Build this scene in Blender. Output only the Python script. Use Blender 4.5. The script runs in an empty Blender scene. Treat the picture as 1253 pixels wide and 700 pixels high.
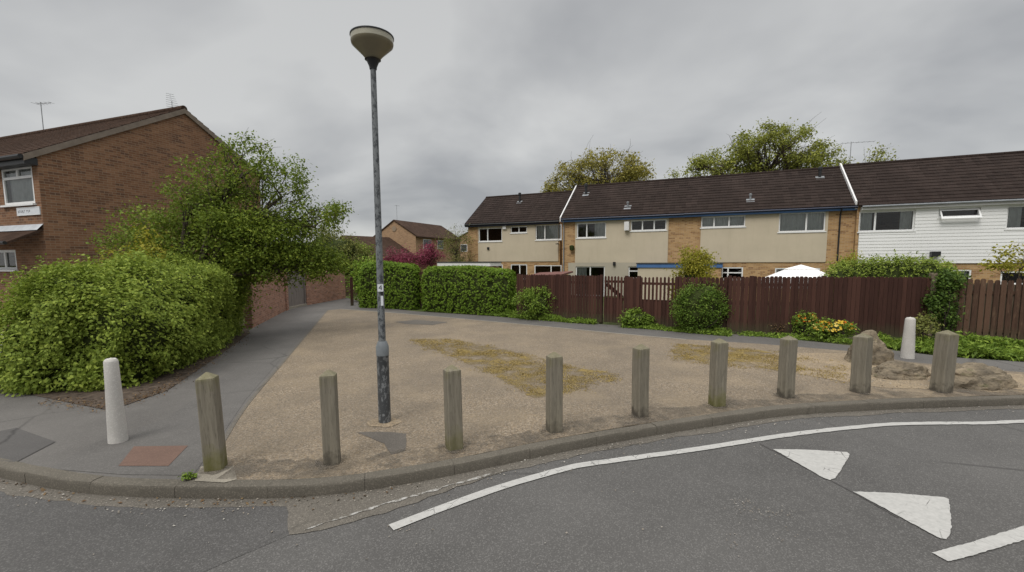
import bpy, bmesh, math, random
import numpy as np
from mathutils import noise, Vector, Matrix
from mathutils.geometry import tessellate_polygon

rng = np.random.RandomState(7)
random.seed(7)
R = math.radians
sc = bpy.context.scene
COL = sc.collection

# ---------------------------------------------------------------- camera model
CAM_H, CAM_F, KP, YH, ROLL, CX = 2.3, 543.0, 1.77e-4, 319.0, .0047, 626.5
TP = KP * CAM_F
PITCH = math.atan(TP)
CY = YH + CAM_F * TP
_c, _s, _cr, _sr = math.cos(PITCH), math.sin(PITCH), math.cos(ROLL), math.sin(ROLL)
FWD = np.array([0, _c, -_s]); UP = np.array([0, _s, _c]); RT = np.array([1., 0, 0])
AX = _cr * RT - _sr * UP
AY = _sr * RT + _cr * UP
EYE = np.array([0, 0, CAM_H])
AL = R(24.1)                                    # the street grid of the estate

def ray(px, py): return AX * ((px - CX) / CAM_F) - AY * ((py - CY) / CAM_F) + FWD
def G(px, py, z=.12):                           # survey: a sight line down to the level z
    d = ray(px, py); return EYE + d * ((z - CAM_H) / d[2])
def atY(px, py, Y):
    d = ray(px, py); return EYE + d * (Y / d[1])

cam = bpy.data.cameras.new('camera'); cam_o = bpy.data.objects.new('camera', cam); COL.objects.link(cam_o)
cam.sensor_fit = 'HORIZONTAL'; cam.sensor_width = 36; cam.lens = CAM_F / 1253 * 36
cam.shift_y = (CY - 350) / 1253
cam.clip_start = .05; cam.clip_end = 2000
m = Matrix.Identity(4)
for i in range(3):
    m[i][0], m[i][1], m[i][2], m[i][3] = AX[i], AY[i], -FWD[i], EYE[i]
cam_o.matrix_world = m
sc.camera = cam_o

# ---------------------------------------------------------------- objects
def thing(name, label, cat, loc=(0, 0, 0), rz=0, group=None):
    o = bpy.data.objects.new(name, None); COL.objects.link(o)
    o.empty_display_size = .2
    o.location = loc; o.rotation_euler = (0, 0, rz)
    o['label'] = label; o['category'] = cat
    if group: o['group'] = group
    return o
def tag(o, label, cat, group=None):
    o['label'] = label; o['category'] = cat
    if group: o['group'] = group
    return o
def kind(o, k='structure'):
    o['kind'] = k; return o

class MB:
    """collects faces of one mesh, each with a material index"""
    def __init__(self): self.v = []; self.f = []; self.mi = []; self.sm = []
    def add(self, vs, fs, mi=0, smooth=False):
        o = len(self.v); self.v.extend([tuple(map(float, p)) for p in vs])
        for f in fs: self.f.append(tuple(o + i for i in f)); self.mi.append(mi); self.sm.append(smooth)
    def box(self, x0, x1, y0, y1, z0, z1, mi=0):
        v = [(x0,y0,z0),(x1,y0,z0),(x1,y1,z0),(x0,y1,z0),(x0,y0,z1),(x1,y0,z1),(x1,y1,z1),(x0,y1,z1)]
        self.add(v, [(0,3,2,1),(4,5,6,7),(0,1,5,4),(1,2,6,5),(2,3,7,6),(3,0,4,7)], mi)
    def quad(self, a, b, c, d, mi=0): self.add([a, b, c, d], [(0, 1, 2, 3)], mi)
    def tube(self, pts, rad, n=8, mi=0, caps=True):
        pts = [np.array(p, float) for p in pts]
        if not hasattr(rad, '__len__'): rad = [rad] * len(pts)
        rings = []
        for i, p in enumerate(pts):
            t = pts[min(i + 1, len(pts) - 1)] - pts[max(i - 1, 0)]
            t = t / (np.linalg.norm(t) + 1e-9)
            a = np.cross(t, (0, 0, 1) if abs(t[2]) < .9 else (1, 0, 0)); a /= np.linalg.norm(a); b = np.cross(t, a)
            rings.append([p + rad[i] * (math.cos(2*math.pi*k/n) * a + math.sin(2*math.pi*k/n) * b) for k in range(n)])
        vs = [q for r in rings for q in r]; fs = []
        for i in range(len(pts) - 1):
            for k in range(n):
                k2 = (k + 1) % n
                fs.append((i*n + k, i*n + k2, (i+1)*n + k2, (i+1)*n + k))
        if caps: fs.append(tuple(range(n - 1, -1, -1))); fs.append(tuple((len(pts)-1)*n + k for k in range(n)))
        self.add(vs, fs, mi, True)
    def lathe(self, prof, n=24, mi=0, at=(0, 0, 0)):
        vs = []; fs = []
        for r, z in prof:
            for k in range(n):
                a = 2 * math.pi * k / n; vs.append((at[0] + r*math.cos(a), at[1] + r*math.sin(a), at[2] + z))
        for i in range(len(prof) - 1):
            for k in range(n):
                k2 = (k + 1) % n; fs.append((i*n+k, i*n+k2, (i+1)*n+k2, (i+1)*n+k))
        fs.append(tuple(range(n - 1, -1, -1))); fs.append(tuple((len(prof)-1)*n + k for k in range(n)))
        self.add(vs, fs, mi, True)
    def build(self, name, mats, parent=None, uv=False, bevel=0, auto=True):
        me = bpy.data.meshes.new(name); me.from_pydata(self.v, [], self.f)
        for m_ in (mats if isinstance(mats, (list, tuple)) else [mats]): me.materials.append(m_)
        me.polygons.foreach_set('material_index', self.mi); me.polygons.foreach_set('use_smooth', self.sm)
        me.update()
        if uv: metric_uv(me)
        o = bpy.data.objects.new(name, me); COL.objects.link(o)
        if parent is not None: o.parent = parent
        if bevel:
            b = o.modifiers.new('bevel', 'BEVEL'); b.width = bevel; b.segments = 2; b.limit_method = 'ANGLE'
        if any(self.sm):
            try: me.set_sharp_from_angle(angle=R(40))
            except Exception: pass
        return o

def metric_uv(me):
    uvl = me.uv_layers.new(name='UVMap').data
    for p in me.polygons:
        n = p.normal
        t = Vector((0, 0, 1)).cross(n)
        if t.length < 1e-3: t = Vector((1, 0, 0))
        t.normalize(); b = n.cross(t)
        for li in p.loop_indices:
            co = me.vertices[me.loops[li].vertex_index].co
            uvl[li].uv = (co.dot(t), co.dot(b))

def np_mesh(name, V, Fq, mats, mi=None, parent=None):
    me = bpy.data.meshes.new(name)
    V = np.asarray(V, np.float32); Fq = np.asarray(Fq, np.int32); k = Fq.shape[1]
    me.vertices.add(len(V)); me.vertices.foreach_set('co', V.ravel())
    me.loops.add(Fq.size); me.loops.foreach_set('vertex_index', Fq.ravel())
    me.polygons.add(len(Fq)); me.polygons.foreach_set('loop_start', np.arange(0, Fq.size, k, dtype=np.int32))
    try: me.polygons.foreach_set('loop_total', np.full(len(Fq), k, np.int32))
    except Exception: pass
    for m_ in (mats if isinstance(mats, (list, tuple)) else [mats]): me.materials.append(m_)
    if mi is not None: me.polygons.foreach_set('material_index', np.asarray(mi, np.int32))
    me.update(calc_edges=True); me.validate()
    o = bpy.data.objects.new(name, me); COL.objects.link(o)
    if parent is not None: o.parent = parent
    return o

# ---------------------------------------------------------------- materials
class NT:
    def __init__(self, name):
        self.m = bpy.data.materials.new(name); self.m.use_nodes = True
        self.t = self.m.node_tree; self.t.nodes.clear()
        self.out = self.t.nodes.new('ShaderNodeOutputMaterial')
        self.b = self.t.nodes.new('ShaderNodeBsdfPrincipled')
        self.t.links.new(self.b.outputs[0], self.out.inputs[0])
        self.tc = self.t.nodes.new('ShaderNodeTexCoord')
    def n(self, typ, **kw):
        x = self.t.nodes.new(typ)
        for k, v in kw.items(): setattr(x, k, v)
        return x
    def l(self, a, b): self.t.links.new(a, b)
    def mapping(self, src='Object', scale=(1, 1, 1), rot=(0, 0, 0), loc=(0, 0, 0)):
        mp = self.n('ShaderNodeMapping'); self.l(self.tc.outputs[src], mp.inputs[0])
        mp.inputs['Scale'].default_value = scale; mp.inputs['Rotation'].default_value = rot; mp.inputs['Location'].default_value = loc
        return mp.outputs[0]
    def noise(self, vec, scale, detail=4, rough=.55):
        x = self.n('ShaderNodeTexNoise'); self.l(vec, x.inputs['Vector'])
        x.inputs['Scale'].default_value = scale; x.inputs['Detail'].default_value = detail; x.inputs['Roughness'].default_value = rough
        return x.outputs['Fac']
    def voro(self, vec, scale, out='Color'):
        x = self.n('ShaderNodeTexVoronoi'); self.l(vec, x.inputs['Vector']); x.inputs['Scale'].default_value = scale
        return x.outputs[out]
    def ramp(self, fac, stops):
        x = self.n('ShaderNodeValToRGB'); self.l(fac, x.inputs[0]); e = x.color_ramp.elements
        while len(e) < len(stops): e.new(.5)
        for i, (p, c) in enumerate(stops):
            e[i].position = p; e[i].color = (c, c, c, 1) if not hasattr(c, '__len__') else (*c, 1)
        return x.outputs[0]
    def mix(self, fac, a, b, blend='MIX'):
        x = self.n('ShaderNodeMix', data_type='RGBA', blend_type=blend)
        for s, v in ((x.inputs[0], fac), (x.inputs[6], a), (x.inputs[7], b)):
            if hasattr(v, 'node'): self.l(v, s)
            elif hasattr(v, '__len__'): s.default_value = (*v, 1)
            elif s.type == 'RGBA': s.default_value = (v, v, v, 1)
            else: s.default_value = v
        return x.outputs[2]
    def math(self, op, a, b=0., clamp=False):
        x = self.n('ShaderNodeMath', operation=op, use_clamp=clamp)
        for s, v in ((x.inputs[0], a), (x.inputs[1], b)):
            if hasattr(v, 'node'): self.l(v, s)
            else: s.default_value = v
        return x.outputs[0]
    def bump(self, h, strength=.3, dist=.01):
        x = self.n('ShaderNodeBump'); self.l(h, x.inputs['Height'])
        x.inputs['Strength'].default_value = strength; x.inputs['Distance'].default_value = dist
        self.l(x.outputs[0], self.b.inputs['Normal'])
    def fin(self, col, rough=.8, spec=.3):
        s = self.b.inputs['Base Color']
        if hasattr(col, 'node'): self.l(col, s)
        else: s.default_value = (*col, 1)
        if hasattr(rough, 'node'): self.l(rough, self.b.inputs['Roughness'])
        else: self.b.inputs['Roughness'].default_value = rough
        self.b.inputs['Specular IOR Level'].default_value = spec
        return self.m

def sc3(c, k): return tuple(min(1, x * k) for x in c)

def m_plain(name, c, rough=.6, spec=.4, var=.12, scale=3, src='Object'):
    t = NT(name); v = t.mapping(src)
    n1 = t.noise(v, scale, 5)
    return t.fin(t.mix(t.ramp(n1, [(.3, 0.), (.7, 1.)]), sc3(c, 1 - var), sc3(c, 1 + var)), rough, spec)

def m_asphalt(name, c, grit=.5, worn=None, scale=1.):
    t = NT(name); v = t.mapping('Object')
    big = t.noise(v, .35, 5, .6); med = t.noise(v, 2.2, 5, .65); fine = t.noise(v, 90*scale, 2, .6); vv = t.voro(v, 110*scale, 'Color')
    col = t.mix(t.ramp(big, [(.3, 0.), (.7, 1.)]), sc3(c, .76), sc3(c, 1.2))
    col = t.mix(t.math('MULTIPLY', t.ramp(med, [(.45, 0.), (.75, 1.)]), .5), col, sc3(c, 1.25))
    g = t.n('ShaderNodeRGBToBW'); t.l(vv, g.inputs[0])
    col = t.mix(t.ramp(g.outputs[0], [(.62, 0.), (.86, grit)]), col, sc3(c, 2.3))
    col = t.mix(t.ramp(fine, [(.25, grit), (.5, 0.)]), col, sc3(c, .45))
    # old cracks and tyre-polished stains
    cr = t.n('ShaderNodeTexVoronoi', feature='DISTANCE_TO_EDGE')
    wob = t.mix(.12, v, t.n('ShaderNodeTexNoise').outputs['Color'])
    t.l(wob, cr.inputs['Vector']); cr.inputs['Scale'].default_value = .42
    crk = t.math('MULTIPLY', t.ramp(cr.outputs['Distance'], [(.0, 1.), (.012, 0.)]), t.ramp(big, [(.48, 0.), (.62, .7)]))
    col = t.mix(crk, col, sc3(c, .4))
    t.bump(t.math('ADD', fine, g.outputs[0]), .35, .006)
    return t.fin(col, .85, .25)

def m_aggregate(name, c):
    t = NT(name); v = t.mapping('Object')
    vor = t.n('ShaderNodeTexVoronoi'); t.l(v, vor.inputs['Vector']); vor.inputs['Scale'].default_value = 64
    g = t.n('ShaderNodeSeparateColor'); t.l(vor.outputs['Color'], g.inputs[0])
    col = t.ramp(g.outputs[0], [(0., sc3(c, .55)), (.3, sc3(c, .85)), (.55, (c[0]*1.1, c[1]*1.0, c[2]*.85)), (.8, sc3(c, 1.2)), (1., sc3(c, 1.6))])
    big = t.noise(v, .28, 6, .62); med = t.noise(v, 1.4, 6, .65)
    col = t.mix(t.ramp(big, [(.36, .4), (.56, 0.)]), col, sc3((c[0]*.9, c[1]*.93, c[2]), .62))
    col = t.mix(t.ramp(med, [(.40, .3), (.58, 0.)]), col, sc3(c, .62))
    col = t.mix(t.ramp(t.noise(v, .8, 3), [(.5, 0.), (.72, .5)]), col, (c[0]*1.3, c[1]*1.25, c[2]*1.12))
    t.bump(vor.outputs['Distance'], .5, .008)
    return t.fin(col, .88, .2)

def m_brick(name, c1, c2, mortar, w=.225, h=.075, var=.5, dark=None):
    t = NT(name)
    br = t.n('ShaderNodeTexBrick'); t.l(t.tc.outputs['UV'], br.inputs['Vector'])
    br.inputs['Scale'].default_value = 1; br.inputs['Brick Width'].default_value = w; br.inputs['Row Height'].default_value = h
    br.inputs['Mortar Size'].default_value = .006; br.inputs['Mortar Smooth'].default_value = .3; br.inputs['Bias'].default_value = -.1
    br.inputs['Color1'].default_value = (*c1, 1); br.inputs['Color2'].default_value = (*c2, 1); br.inputs['Mortar'].default_value = (*mortar, 1)
    sn = t.n('ShaderNodeMapping'); t.l(t.tc.outputs['UV'], sn.inputs[0]); sn.inputs['Scale'].default_value = (1/w, 1/h, 1)
    cell = t.n('ShaderNodeTexWhiteNoise', noise_dimensions='2D')
    sx = t.n('ShaderNodeSeparateXYZ'); t.l(sn.outputs[0], sx.inputs[0]); row = t.math('FLOOR', sx.outputs[1])
    uu = t.math('FLOOR', t.math('ADD', sx.outputs[0], t.math('MULTIPLY', t.math('FLOORED_MODULO', row, 2.), .5)))
    cx = t.n('ShaderNodeCombineXYZ'); t.l(uu, cx.inputs[0]); t.l(row, cx.inputs[1]); t.l(cx.outputs[0], cell.inputs['Vector'])
    isb = t.math('SUBTRACT', 1., br.outputs['Fac'])
    col = t.mix(t.math('MULTIPLY', isb, t.ramp(cell.outputs['Value'], [(.0, var), (.4, 0.), (1., 0.)])), br.outputs['Color'], dark or sc3(c1, .45))
    col = t.mix(t.math('MULTIPLY', isb, t.ramp(cell.outputs['Value'], [(.7, 0.), (1., .45)])), col, sc3(c2, 1.25))
    col = t.mix(t.ramp(t.noise(t.mapping('Object'), .7, 5), [(.4, 0.), (.75, .22)]), col, sc3(c2, .7))
    t.bump(br.outputs['Fac'], -.4, .006)
    return t.fin(col, .9, .15)

def m_tile(name, c, w=.3):
    t = NT(name); uv = t.tc.outputs['UV']
    mp = t.n('ShaderNodeMapping'); t.l(uv, mp.inputs[0]); mp.inputs['Scale'].default_value = (1/w, 1/.3, 1)
    fl = t.n('ShaderNodeVectorMath', operation='FLOOR'); t.l(mp.outputs[0], fl.inputs[0])
    wn = t.n('ShaderNodeTexWhiteNoise', noise_dimensions='2D'); t.l(fl.outputs[0], wn.inputs['Vector'])
    col = t.ramp(wn.outputs['Value'], [(0., sc3(c, .78)), (.5, c), (1., sc3(c, 1.25))])
    o = t.mapping('Object')
    col = t.mix(t.ramp(t.noise(o, .5, 5), [(.4, 0.), (.7, .6)]), col, sc3(c, .62))
    col = t.mix(t.ramp(t.noise(o, 4.5, 6, .7), [(.63, 0.), (.75, .6)]), col, (c[0]*1.9+.04, c[1]*2.1+.04, c[2]*2.1+.035))
    wv = t.n('ShaderNodeTexWave', wave_type='BANDS', bands_direction='X'); t.l(mp.outputs[0], wv.inputs['Vector'])
    wv.inputs['Scale'].default_value = math.pi*2/20*1.0
    t.bump(wv.outputs['Fac'], .9, .03)
    return t.fin(col, .95, .08)

def m_wood(name, c, var=.4, src='Object', scale=(14, 14, 1.2), island=False, moss=None, wear=None, spec=.2):
    t = NT(name); v = t.mapping(src, scale)
    n1 = t.noise(v, 1.5, 6, .65); n2 = t.noise(v, 5, 4, .6)
    col = t.mix(t.ramp(n1, [(.3, 0.), (.7, 1.)]), sc3(c, 1 - var), sc3(c, 1 + var))
    col = t.mix(t.ramp(n2, [(.56, 0.), (.68, .7)]), col, sc3(c, .42))
    if island:
        gi = t.n('ShaderNodeNewGeometry')
        col = t.mix(t.ramp(gi.outputs['Random Per Island'], [(0., .45), (.5, 0.), (1., .0)]), col, sc3(c, .55))
        col = t.mix(t.ramp(gi.outputs['Random Per Island'], [(.6, 0.), (1., .7)]), col, (c[0]*1.7, c[1]*1.75, c[2]*1.7))
        sz = t.n('ShaderNodeSeparateXYZ'); t.l(t.tc.outputs['Object'], sz.inputs[0]); nl = t.math('MULTIPLY', t.noise(t.mapping(src), 4, 5, .7), .5)
        col = t.mix(t.ramp(t.math('ADD', sz.outputs[2], t.math('SUBTRACT', .25, nl)), [(.05, .7), (.45, 0.)]), col, (.055, .055, .03))
    if wear:
        col = t.mix(t.ramp(t.noise(t.mapping(src, (6, 6, 1.4)), 1.6, 6, .7), [(.55, 0.), (.72, .8)]), col, wear)
    if moss:
        sp = t.n('ShaderNodeSeparateXYZ'); t.l(t.tc.outputs['Object'], sp.inputs[0])
        nz = t.math('MULTIPLY', t.math('SUBTRACT', t.noise(t.mapping(src), 9, 4), .5), .5)
        oi = t.n('ShaderNodeObjectInfo')
        low = t.ramp(t.math('ADD', sp.outputs[2], nz), [(.02, .85), (.3, 0.)])
        col = t.mix(t.math('MULTIPLY', low, t.ramp(oi.outputs['Random'], [(.2, 1.), (.5, 0.)])), col, moss)
        col = t.mix(t.math('MULTIPLY', t.ramp(t.math('ADD', sp.outputs[2], nz), [(0.02, .9), (.14, 0.)]), t.ramp(oi.outputs['Random'], [(.3, .2), (.6, .85)])), col, (.03, .024, .02))
        top = t.ramp(t.math('ADD', sp.outputs[2], nz), [(.82, 0.), (1.0, .38)])
        col = t.mix(top, col, moss)
        col = t.mix(t.ramp(oi.outputs['Random'], [(0., 0.), (1., .25)]), col, sc3(c, .7))
    t.bump(n1, .5, .006)
    return t.fin(col, .85, spec)

def m_leaf(name, c, c2=None, trans=.3, dead=None):
    t = NT(name)
    gi = t.n('ShaderNodeNewGeometry'); rnd = gi.outputs['Random Per Island']
    c2 = c2 or (c[0]*1.7, c[1]*1.45, c[2]*1.1)
    col = t.ramp(rnd, [(0., sc3(c, .6)), (.45, c), (1., c2)])
    col = t.mix(t.ramp(t.noise(t.mapping('Object'), .9, 3), [(.35, 0.), (.65, .55)]), col, sc3(c, .72))
    if dead: col = t.mix(t.ramp(rnd, [(.90, 0.), (.93, 1.)]), col, dead)
    t.fin(col, .6, .15)
    tr = t.n('ShaderNodeBsdfTranslucent'); t.l(col, tr.inputs[0])
    mx = t.n('ShaderNodeMixShader'); mx.inputs[0].default_value = trans
    t.l(t.b.outputs[0], mx.inputs[1]); t.l(tr.outputs[0], mx.inputs[2]); t.l(mx.outputs[0], t.out.inputs[0])
    return t.m

def m_glass(name):
    t = NT(name); t.t.nodes.remove(t.b)
    fr = t.n('ShaderNodeFresnel'); fr.inputs[0].default_value = 1.6
    tr = t.n('ShaderNodeBsdfTransparent'); tr.inputs[0].default_value = (.72, .76, .76, 1)
    gl = t.n('ShaderNodeBsdfGlossy'); gl.inputs['Roughness'].default_value = .02; gl.inputs[0].default_value = (.9, .9, .9, 1)
    mx = t.n('ShaderNodeMixShader'); t.l(fr.outputs[0], mx.inputs[0]); t.l(tr.outputs[0], mx.inputs[1]); t.l(gl.outputs[0], mx.inputs[2])
    t.l(mx.outputs[0], t.out.inputs[0]); return t.m

def m_ground(name):
    t = NT(name); v = t.mapping('Object')
    a = t.noise(v, .6, 6, .65); b = t.noise(v, 8, 5, .7)
    col = t.mix(t.ramp(a, [(.42, 0.), (.6, 1.)]), (.07, .1, .025), (.09, .075, .045))
    col = t.mix(t.ramp(b, [(.35, .6), (.6, 0.)]), col, (.035, .04, .016))
    t.bump(b, .8, .05); return t.fin(col, .95, .1)

def m_paint_line(name):
    t = NT(name); v = t.mapping('Object')
    n1 = t.noise(v, 26, 6, .75); n2 = t.noise(v, 2.5, 4)
    fac = t.math('ADD', n1, t.math('MULTIPLY', n2, .35))
    col = t.ramp(fac, [(.32, (.13, .127, .12)), (.44, (.29, .285, .27)), (.62, (.35, .343, .325)), (.85, (.41, .40, .38))])
    t.bump(n1, .3, .004); t.fin(col, .7, .3)
    cr = t.n('ShaderNodeTexVoronoi', feature='DISTANCE_TO_EDGE'); t.l(v, cr.inputs['Vector']); cr.inputs['Scale'].default_value = 7
    chip = t.math('MAXIMUM', t.ramp(fac, [(.40, 1.), (.45, 0.)]), t.math('MULTIPLY', t.ramp(cr.outputs['Distance'], [(.0, 1.), (.03, 0.)]), t.ramp(n2, [(.5, 0.), (.6, .8)])))
    tr = t.n('ShaderNodeBsdfTransparent'); mx = t.n('ShaderNodeMixShader'); t.l(chip, mx.inputs[0]); t.l(t.b.outputs[0], mx.inputs[1]); t.l(tr.outputs[0], mx.inputs[2]); t.l(mx.outputs[0], t.out.inputs[0]); return t.m

def m_lamp_paint(name, base, dark, th):
    t = NT(name); v = t.mapping('Object', (9, 9, 5))
    n = t.noise(v, 2.6, 6, .75)
    return t.fin(t.mix(t.ramp(n, [(th - .02, 0.), (th + .02, 1.)]), base, dark), .5, .4)

M = {}
M['road'] = m_asphalt('road_asphalt', (.083, .0795, .0755), .55)
M['path'] = m_asphalt('path_asphalt', (.098, .092, .086), .3)
M['path2'] = m_asphalt('old_path_asphalt', (.104, .097, .090), .25)
M['patch'] = m_asphalt('patch_asphalt', (.070, .066, .063), .2)
M['channel'] = m_asphalt('gutter_grit', (.105, .094, .079), .5)
M['agg'] = m_aggregate('exposed_aggregate', (.190, .156, .117))
M['tar'] = m_asphalt('old_tar', (.095, .084, .072), .35)
M['road2'] = m_asphalt('road_asphalt_relaid', (.073, .070, .067), .55)
M['kerb'] = m_asphalt('kerb_concrete', (.098, .087, .070), .4)
M['edging'] = m_asphalt('edging_concrete', (.24, .215, .175), .2)
M['sand'] = m_aggregate('sandy_soil', (.25, .20, .14))
M['ground'] = m_ground('garden_ground')
M['soil'] = m_plain('bed_soil', (.075, .058, .045), .95, .1, .5, 9)
M['redpatch'] = m_asphalt('red_paving', (.125, .078, .060), .2)
M['concrete'] = m_asphalt('pale_concrete', (.33, .32, .30), .15)
M['line'] = m_paint_line('road_paint')
M['wornline'] = None
def m_worn():
    t = NT('worn_road_paint'); v = t.mapping('Object'); n1 = t.noise(v, 14, 6, .75)
    t.bump(n1, .3, .004); return t.fin(t.ramp(n1, [(.44, (.12, .108, .09)), (.56, (.34, .33, .31))]), .8, .2)
M['wornline'] = m_worn()
M['brick_buff'] = m_brick('buff_brick', (.36, .215, .095), (.43, .275, .135), (.38, .31, .22), var=.8, dark=(.19, .095, .045))
M['brick_red'] = m_brick('brown_brick', (.175, .088, .050), (.24, .130, .075), (.27, .21, .15), var=.75, dark=(.09, .052, .038))
M['brick_wall'] = m_brick('garden_wall_brick', (.26, .125, .080), (.36, .20, .14), (.3, .26, .22), var=.55, dark=(.13, .07, .06))
M['brick_far'] = m_brick('far_brick', (.30, .185, .105), (.36, .225, .13), (.36, .29, .21), var=.4)
def m_render(name, c):
    t = NT(name); v = t.mapping('Object', (2.6, 2.6, .35)); o = t.mapping('Object')
    col = t.mix(t.ramp(t.noise(o, .8, 5), [(.3, 0.), (.7, 1.)]), sc3(c, .93), sc3(c, 1.05))
    col = t.mix(t.ramp(t.noise(v, 1.4, 6, .7), [(.52, 0.), (.75, .22)]), col, (c[0]*.66, c[1]*.66, c[2]*.62))
    t.bump(t.noise(o, 60, 3), .25, .004); return t.fin(col, .9, .1)
M['render'] = m_render('cream_render', (.495, .43, .325))
M['render2'] = m_plain('grey_cream_render', (.385, .35, .28), .85, .15, .06, .8)
M['clad'] = m_plain('white_cladding', (.72, .72, .71), .55, .3, .04, .6)
M['upvc'] = m_plain('white_upvc', (.72, .72, .71), .4, .4, .03, 2)
M['white'] = m_plain('white_paint', (.62, .61, .6), .5, .4, .06, 2)
M['tile'] = m_tile('dark_roof_tile', (.034, .0245, .021))
M['tile2'] = m_tile('brown_roof_tile', (.058, .036, .026), .2)
M['blue'] = m_plain('blue_fascia_paint', (.055, .13, .29), .5, .4, .12, 1.5)
M['navy'] = m_plain('navy_fascia_paint', (.012, .017, .04), .45, .4, .2, 2)
M['black'] = m_plain('black_plastic', (.016, .016, .017), .4, .4, .2, 4)
M['lead'] = m_plain('grey_lead', (.2, .21, .22), .6, .4, .15, 4)
M['lead_pale'] = m_plain('pale_lead', (.42, .44, .46), .55, .4, .12, 5)
M['galv'] = m_plain('galvanised_steel', (.26, .27, .28), .45, .5, .1, 6)
M['glass'] = m_glass('window_glass')
M['curtain'] = m_plain('net_curtain', (.72, .71, .68), .9, .1, .1, 6)
M['fence'] = m_wood('red_brown_fence_stain', (.053, .0235, .0175), .25, island=True)
M['fence_old'] = m_wood('worn_brown_fence', (.075, .042, .028), .35, island=True, wear=(.17, .115, .07))
M['fence_pale'] = m_wood('post_and_gap_light_wood', (.17, .135, .095), .4)  # grey end post, and pale boards painting light in the old fence's gaps
M['bollard'] = m_wood('weathered_oak', (.19, .169, .131), .26, scale=(20, 20, 1.6), moss=(.125, .12, .03))
M['gatewood'] = m_wood('grey_gate_wood', (.19, .165, .15), .2)
M['bark'] = m_wood('bark', (.07, .055, .042), .35, scale=(6, 6, 2))
M['twig'] = m_wood('twig', (.05, .04, .032), .3, scale=(6, 6, 2))
M['bconc'] = m_asphalt('cast_concrete', (.46, .44, .41), .15)
M['lampshaft'] = m_lamp_paint('peeling_grey_paint', (.15, .16, .165), (.05, .055, .06), .53)
M['lampbase'] = m_lamp_paint('peeling_black_paint', (.05, .054, .058), (.17, .178, .184), .55)
M['lampbowl'] = m_plain('cream_lamp_bowl', (.20, .175, .115), .35, .4, .12, 4)
M['lampband'] = m_plain('clear_lamp_band', (.34, .32, .25), .3, .5, .05, 4)
def m_rock():
    t = NT('sandstone'); v = t.mapping('Object', (1, 1, 2.2)); a = t.noise(v, 2.2, 7, .7); b = t.noise(v, 14, 6, .75)
    col = t.mix(t.ramp(a, [(.36, 0.), (.62, 1.)]), (.12, .10, .075), (.26, .21, .145))
    col = t.mix(t.ramp(b, [(.34, .8), (.5, 0.)]), col, (.05, .044, .035)); col = t.mix(t.ramp(t.noise(v, 5, 4), [(.6, 0.), (.7, .5)]), col, (.12, .125, .06))
    t.bump(t.math('ADD', a, t.math('MULTIPLY', b, .5)), .8, .05); return t.fin(col, .95, .1)
M['rock'] = m_rock()
M['canvas'] = m_plain('white_canvas', (.75, .74, .73), .8, .2, .03, 2)
M['sign_white'] = m_plain('sign_white', (.62, .64, .66), .5, .4, .04, 5)
M['ink'] = m_plain('sign_ink', (.03, .03, .035), .5, .3, .05, 5)
M['felt'] = m_plain('roof_felt', (.06, .06, .06), .9, .2, .2, 3)
M['redfelt'] = m_plain('red_shed_roof', (.14, .065, .055), .85, .2, .15, 3)
M['moss'] = m_leaf('dry_moss', (.34, .25, .08), (.46, .35, .14), .3)
M['L_hedge'] = m_leaf('hedge_leaf', (0.218, 0.293, 0.044), (0.391, 0.46, 0.081), .35)
M['L_box'] = m_leaf('clipped_hedge_leaf', (0.152, 0.258, 0.026), (0.277, 0.383, 0.044), .3)
M['L_tree'] = m_leaf('spring_leaf', (0.15, 0.215, 0.028), (0.27, 0.32, 0.042), .35)
M['L_oak'] = m_leaf('oak_spring_leaf', (0.29, 0.265, 0.06), (0.44, 0.38, 0.09), .35)
M['L_oakg'] = m_leaf('green_oak_leaf', (0.25, 0.28, 0.055), (0.4, 0.4, 0.08), .35)
M['L_yel'] = m_leaf('yellow_green_leaf', (0.29, 0.28, 0.03), (0.42, 0.37, 0.05), .35)
M['L_con'] = m_leaf('conifer_leaf', (0.098, 0.172, 0.023), (0.172, 0.241, 0.034), .2)
M['L_weed'] = m_leaf('weed_leaf', (0.172, 0.265, 0.04), (0.287, 0.38, 0.057), .3)
M['L_ivy'] = m_leaf('ivy_leaf', (0.075, 0.132, 0.025), (0.138, 0.207, 0.034), .25)
M['L_pink'] = m_leaf('pink_blossom', (0.25, 0.048, 0.085), (0.38, 0.11, 0.16), .3)
M['L_far'] = m_leaf('far_shrub_leaf', (0.172, 0.19, 0.048), (0.276, 0.276, 0.075), .3)
M['L_litter'] = m_leaf('dead_leaf', (.13, .075, .035), (.24, .17, .09), .1)
M['P_or'] = m_leaf('orange_petal', (.55, .13, .015), (.75, .22, .02), .3)
M['P_ye'] = m_leaf('yellow_petal', (.75, .52, .05), (.85, .72, .30), .3)
M['grit'] = m_leaf('loose_grit', (.22, .19, .155), (.42, .40, .36), 0.)
M['core'] = m_plain('dark_hedge_core', (.035, .045, .014), .95, .1, .4, 6)  # dark green solid fill behind the leaves

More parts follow.
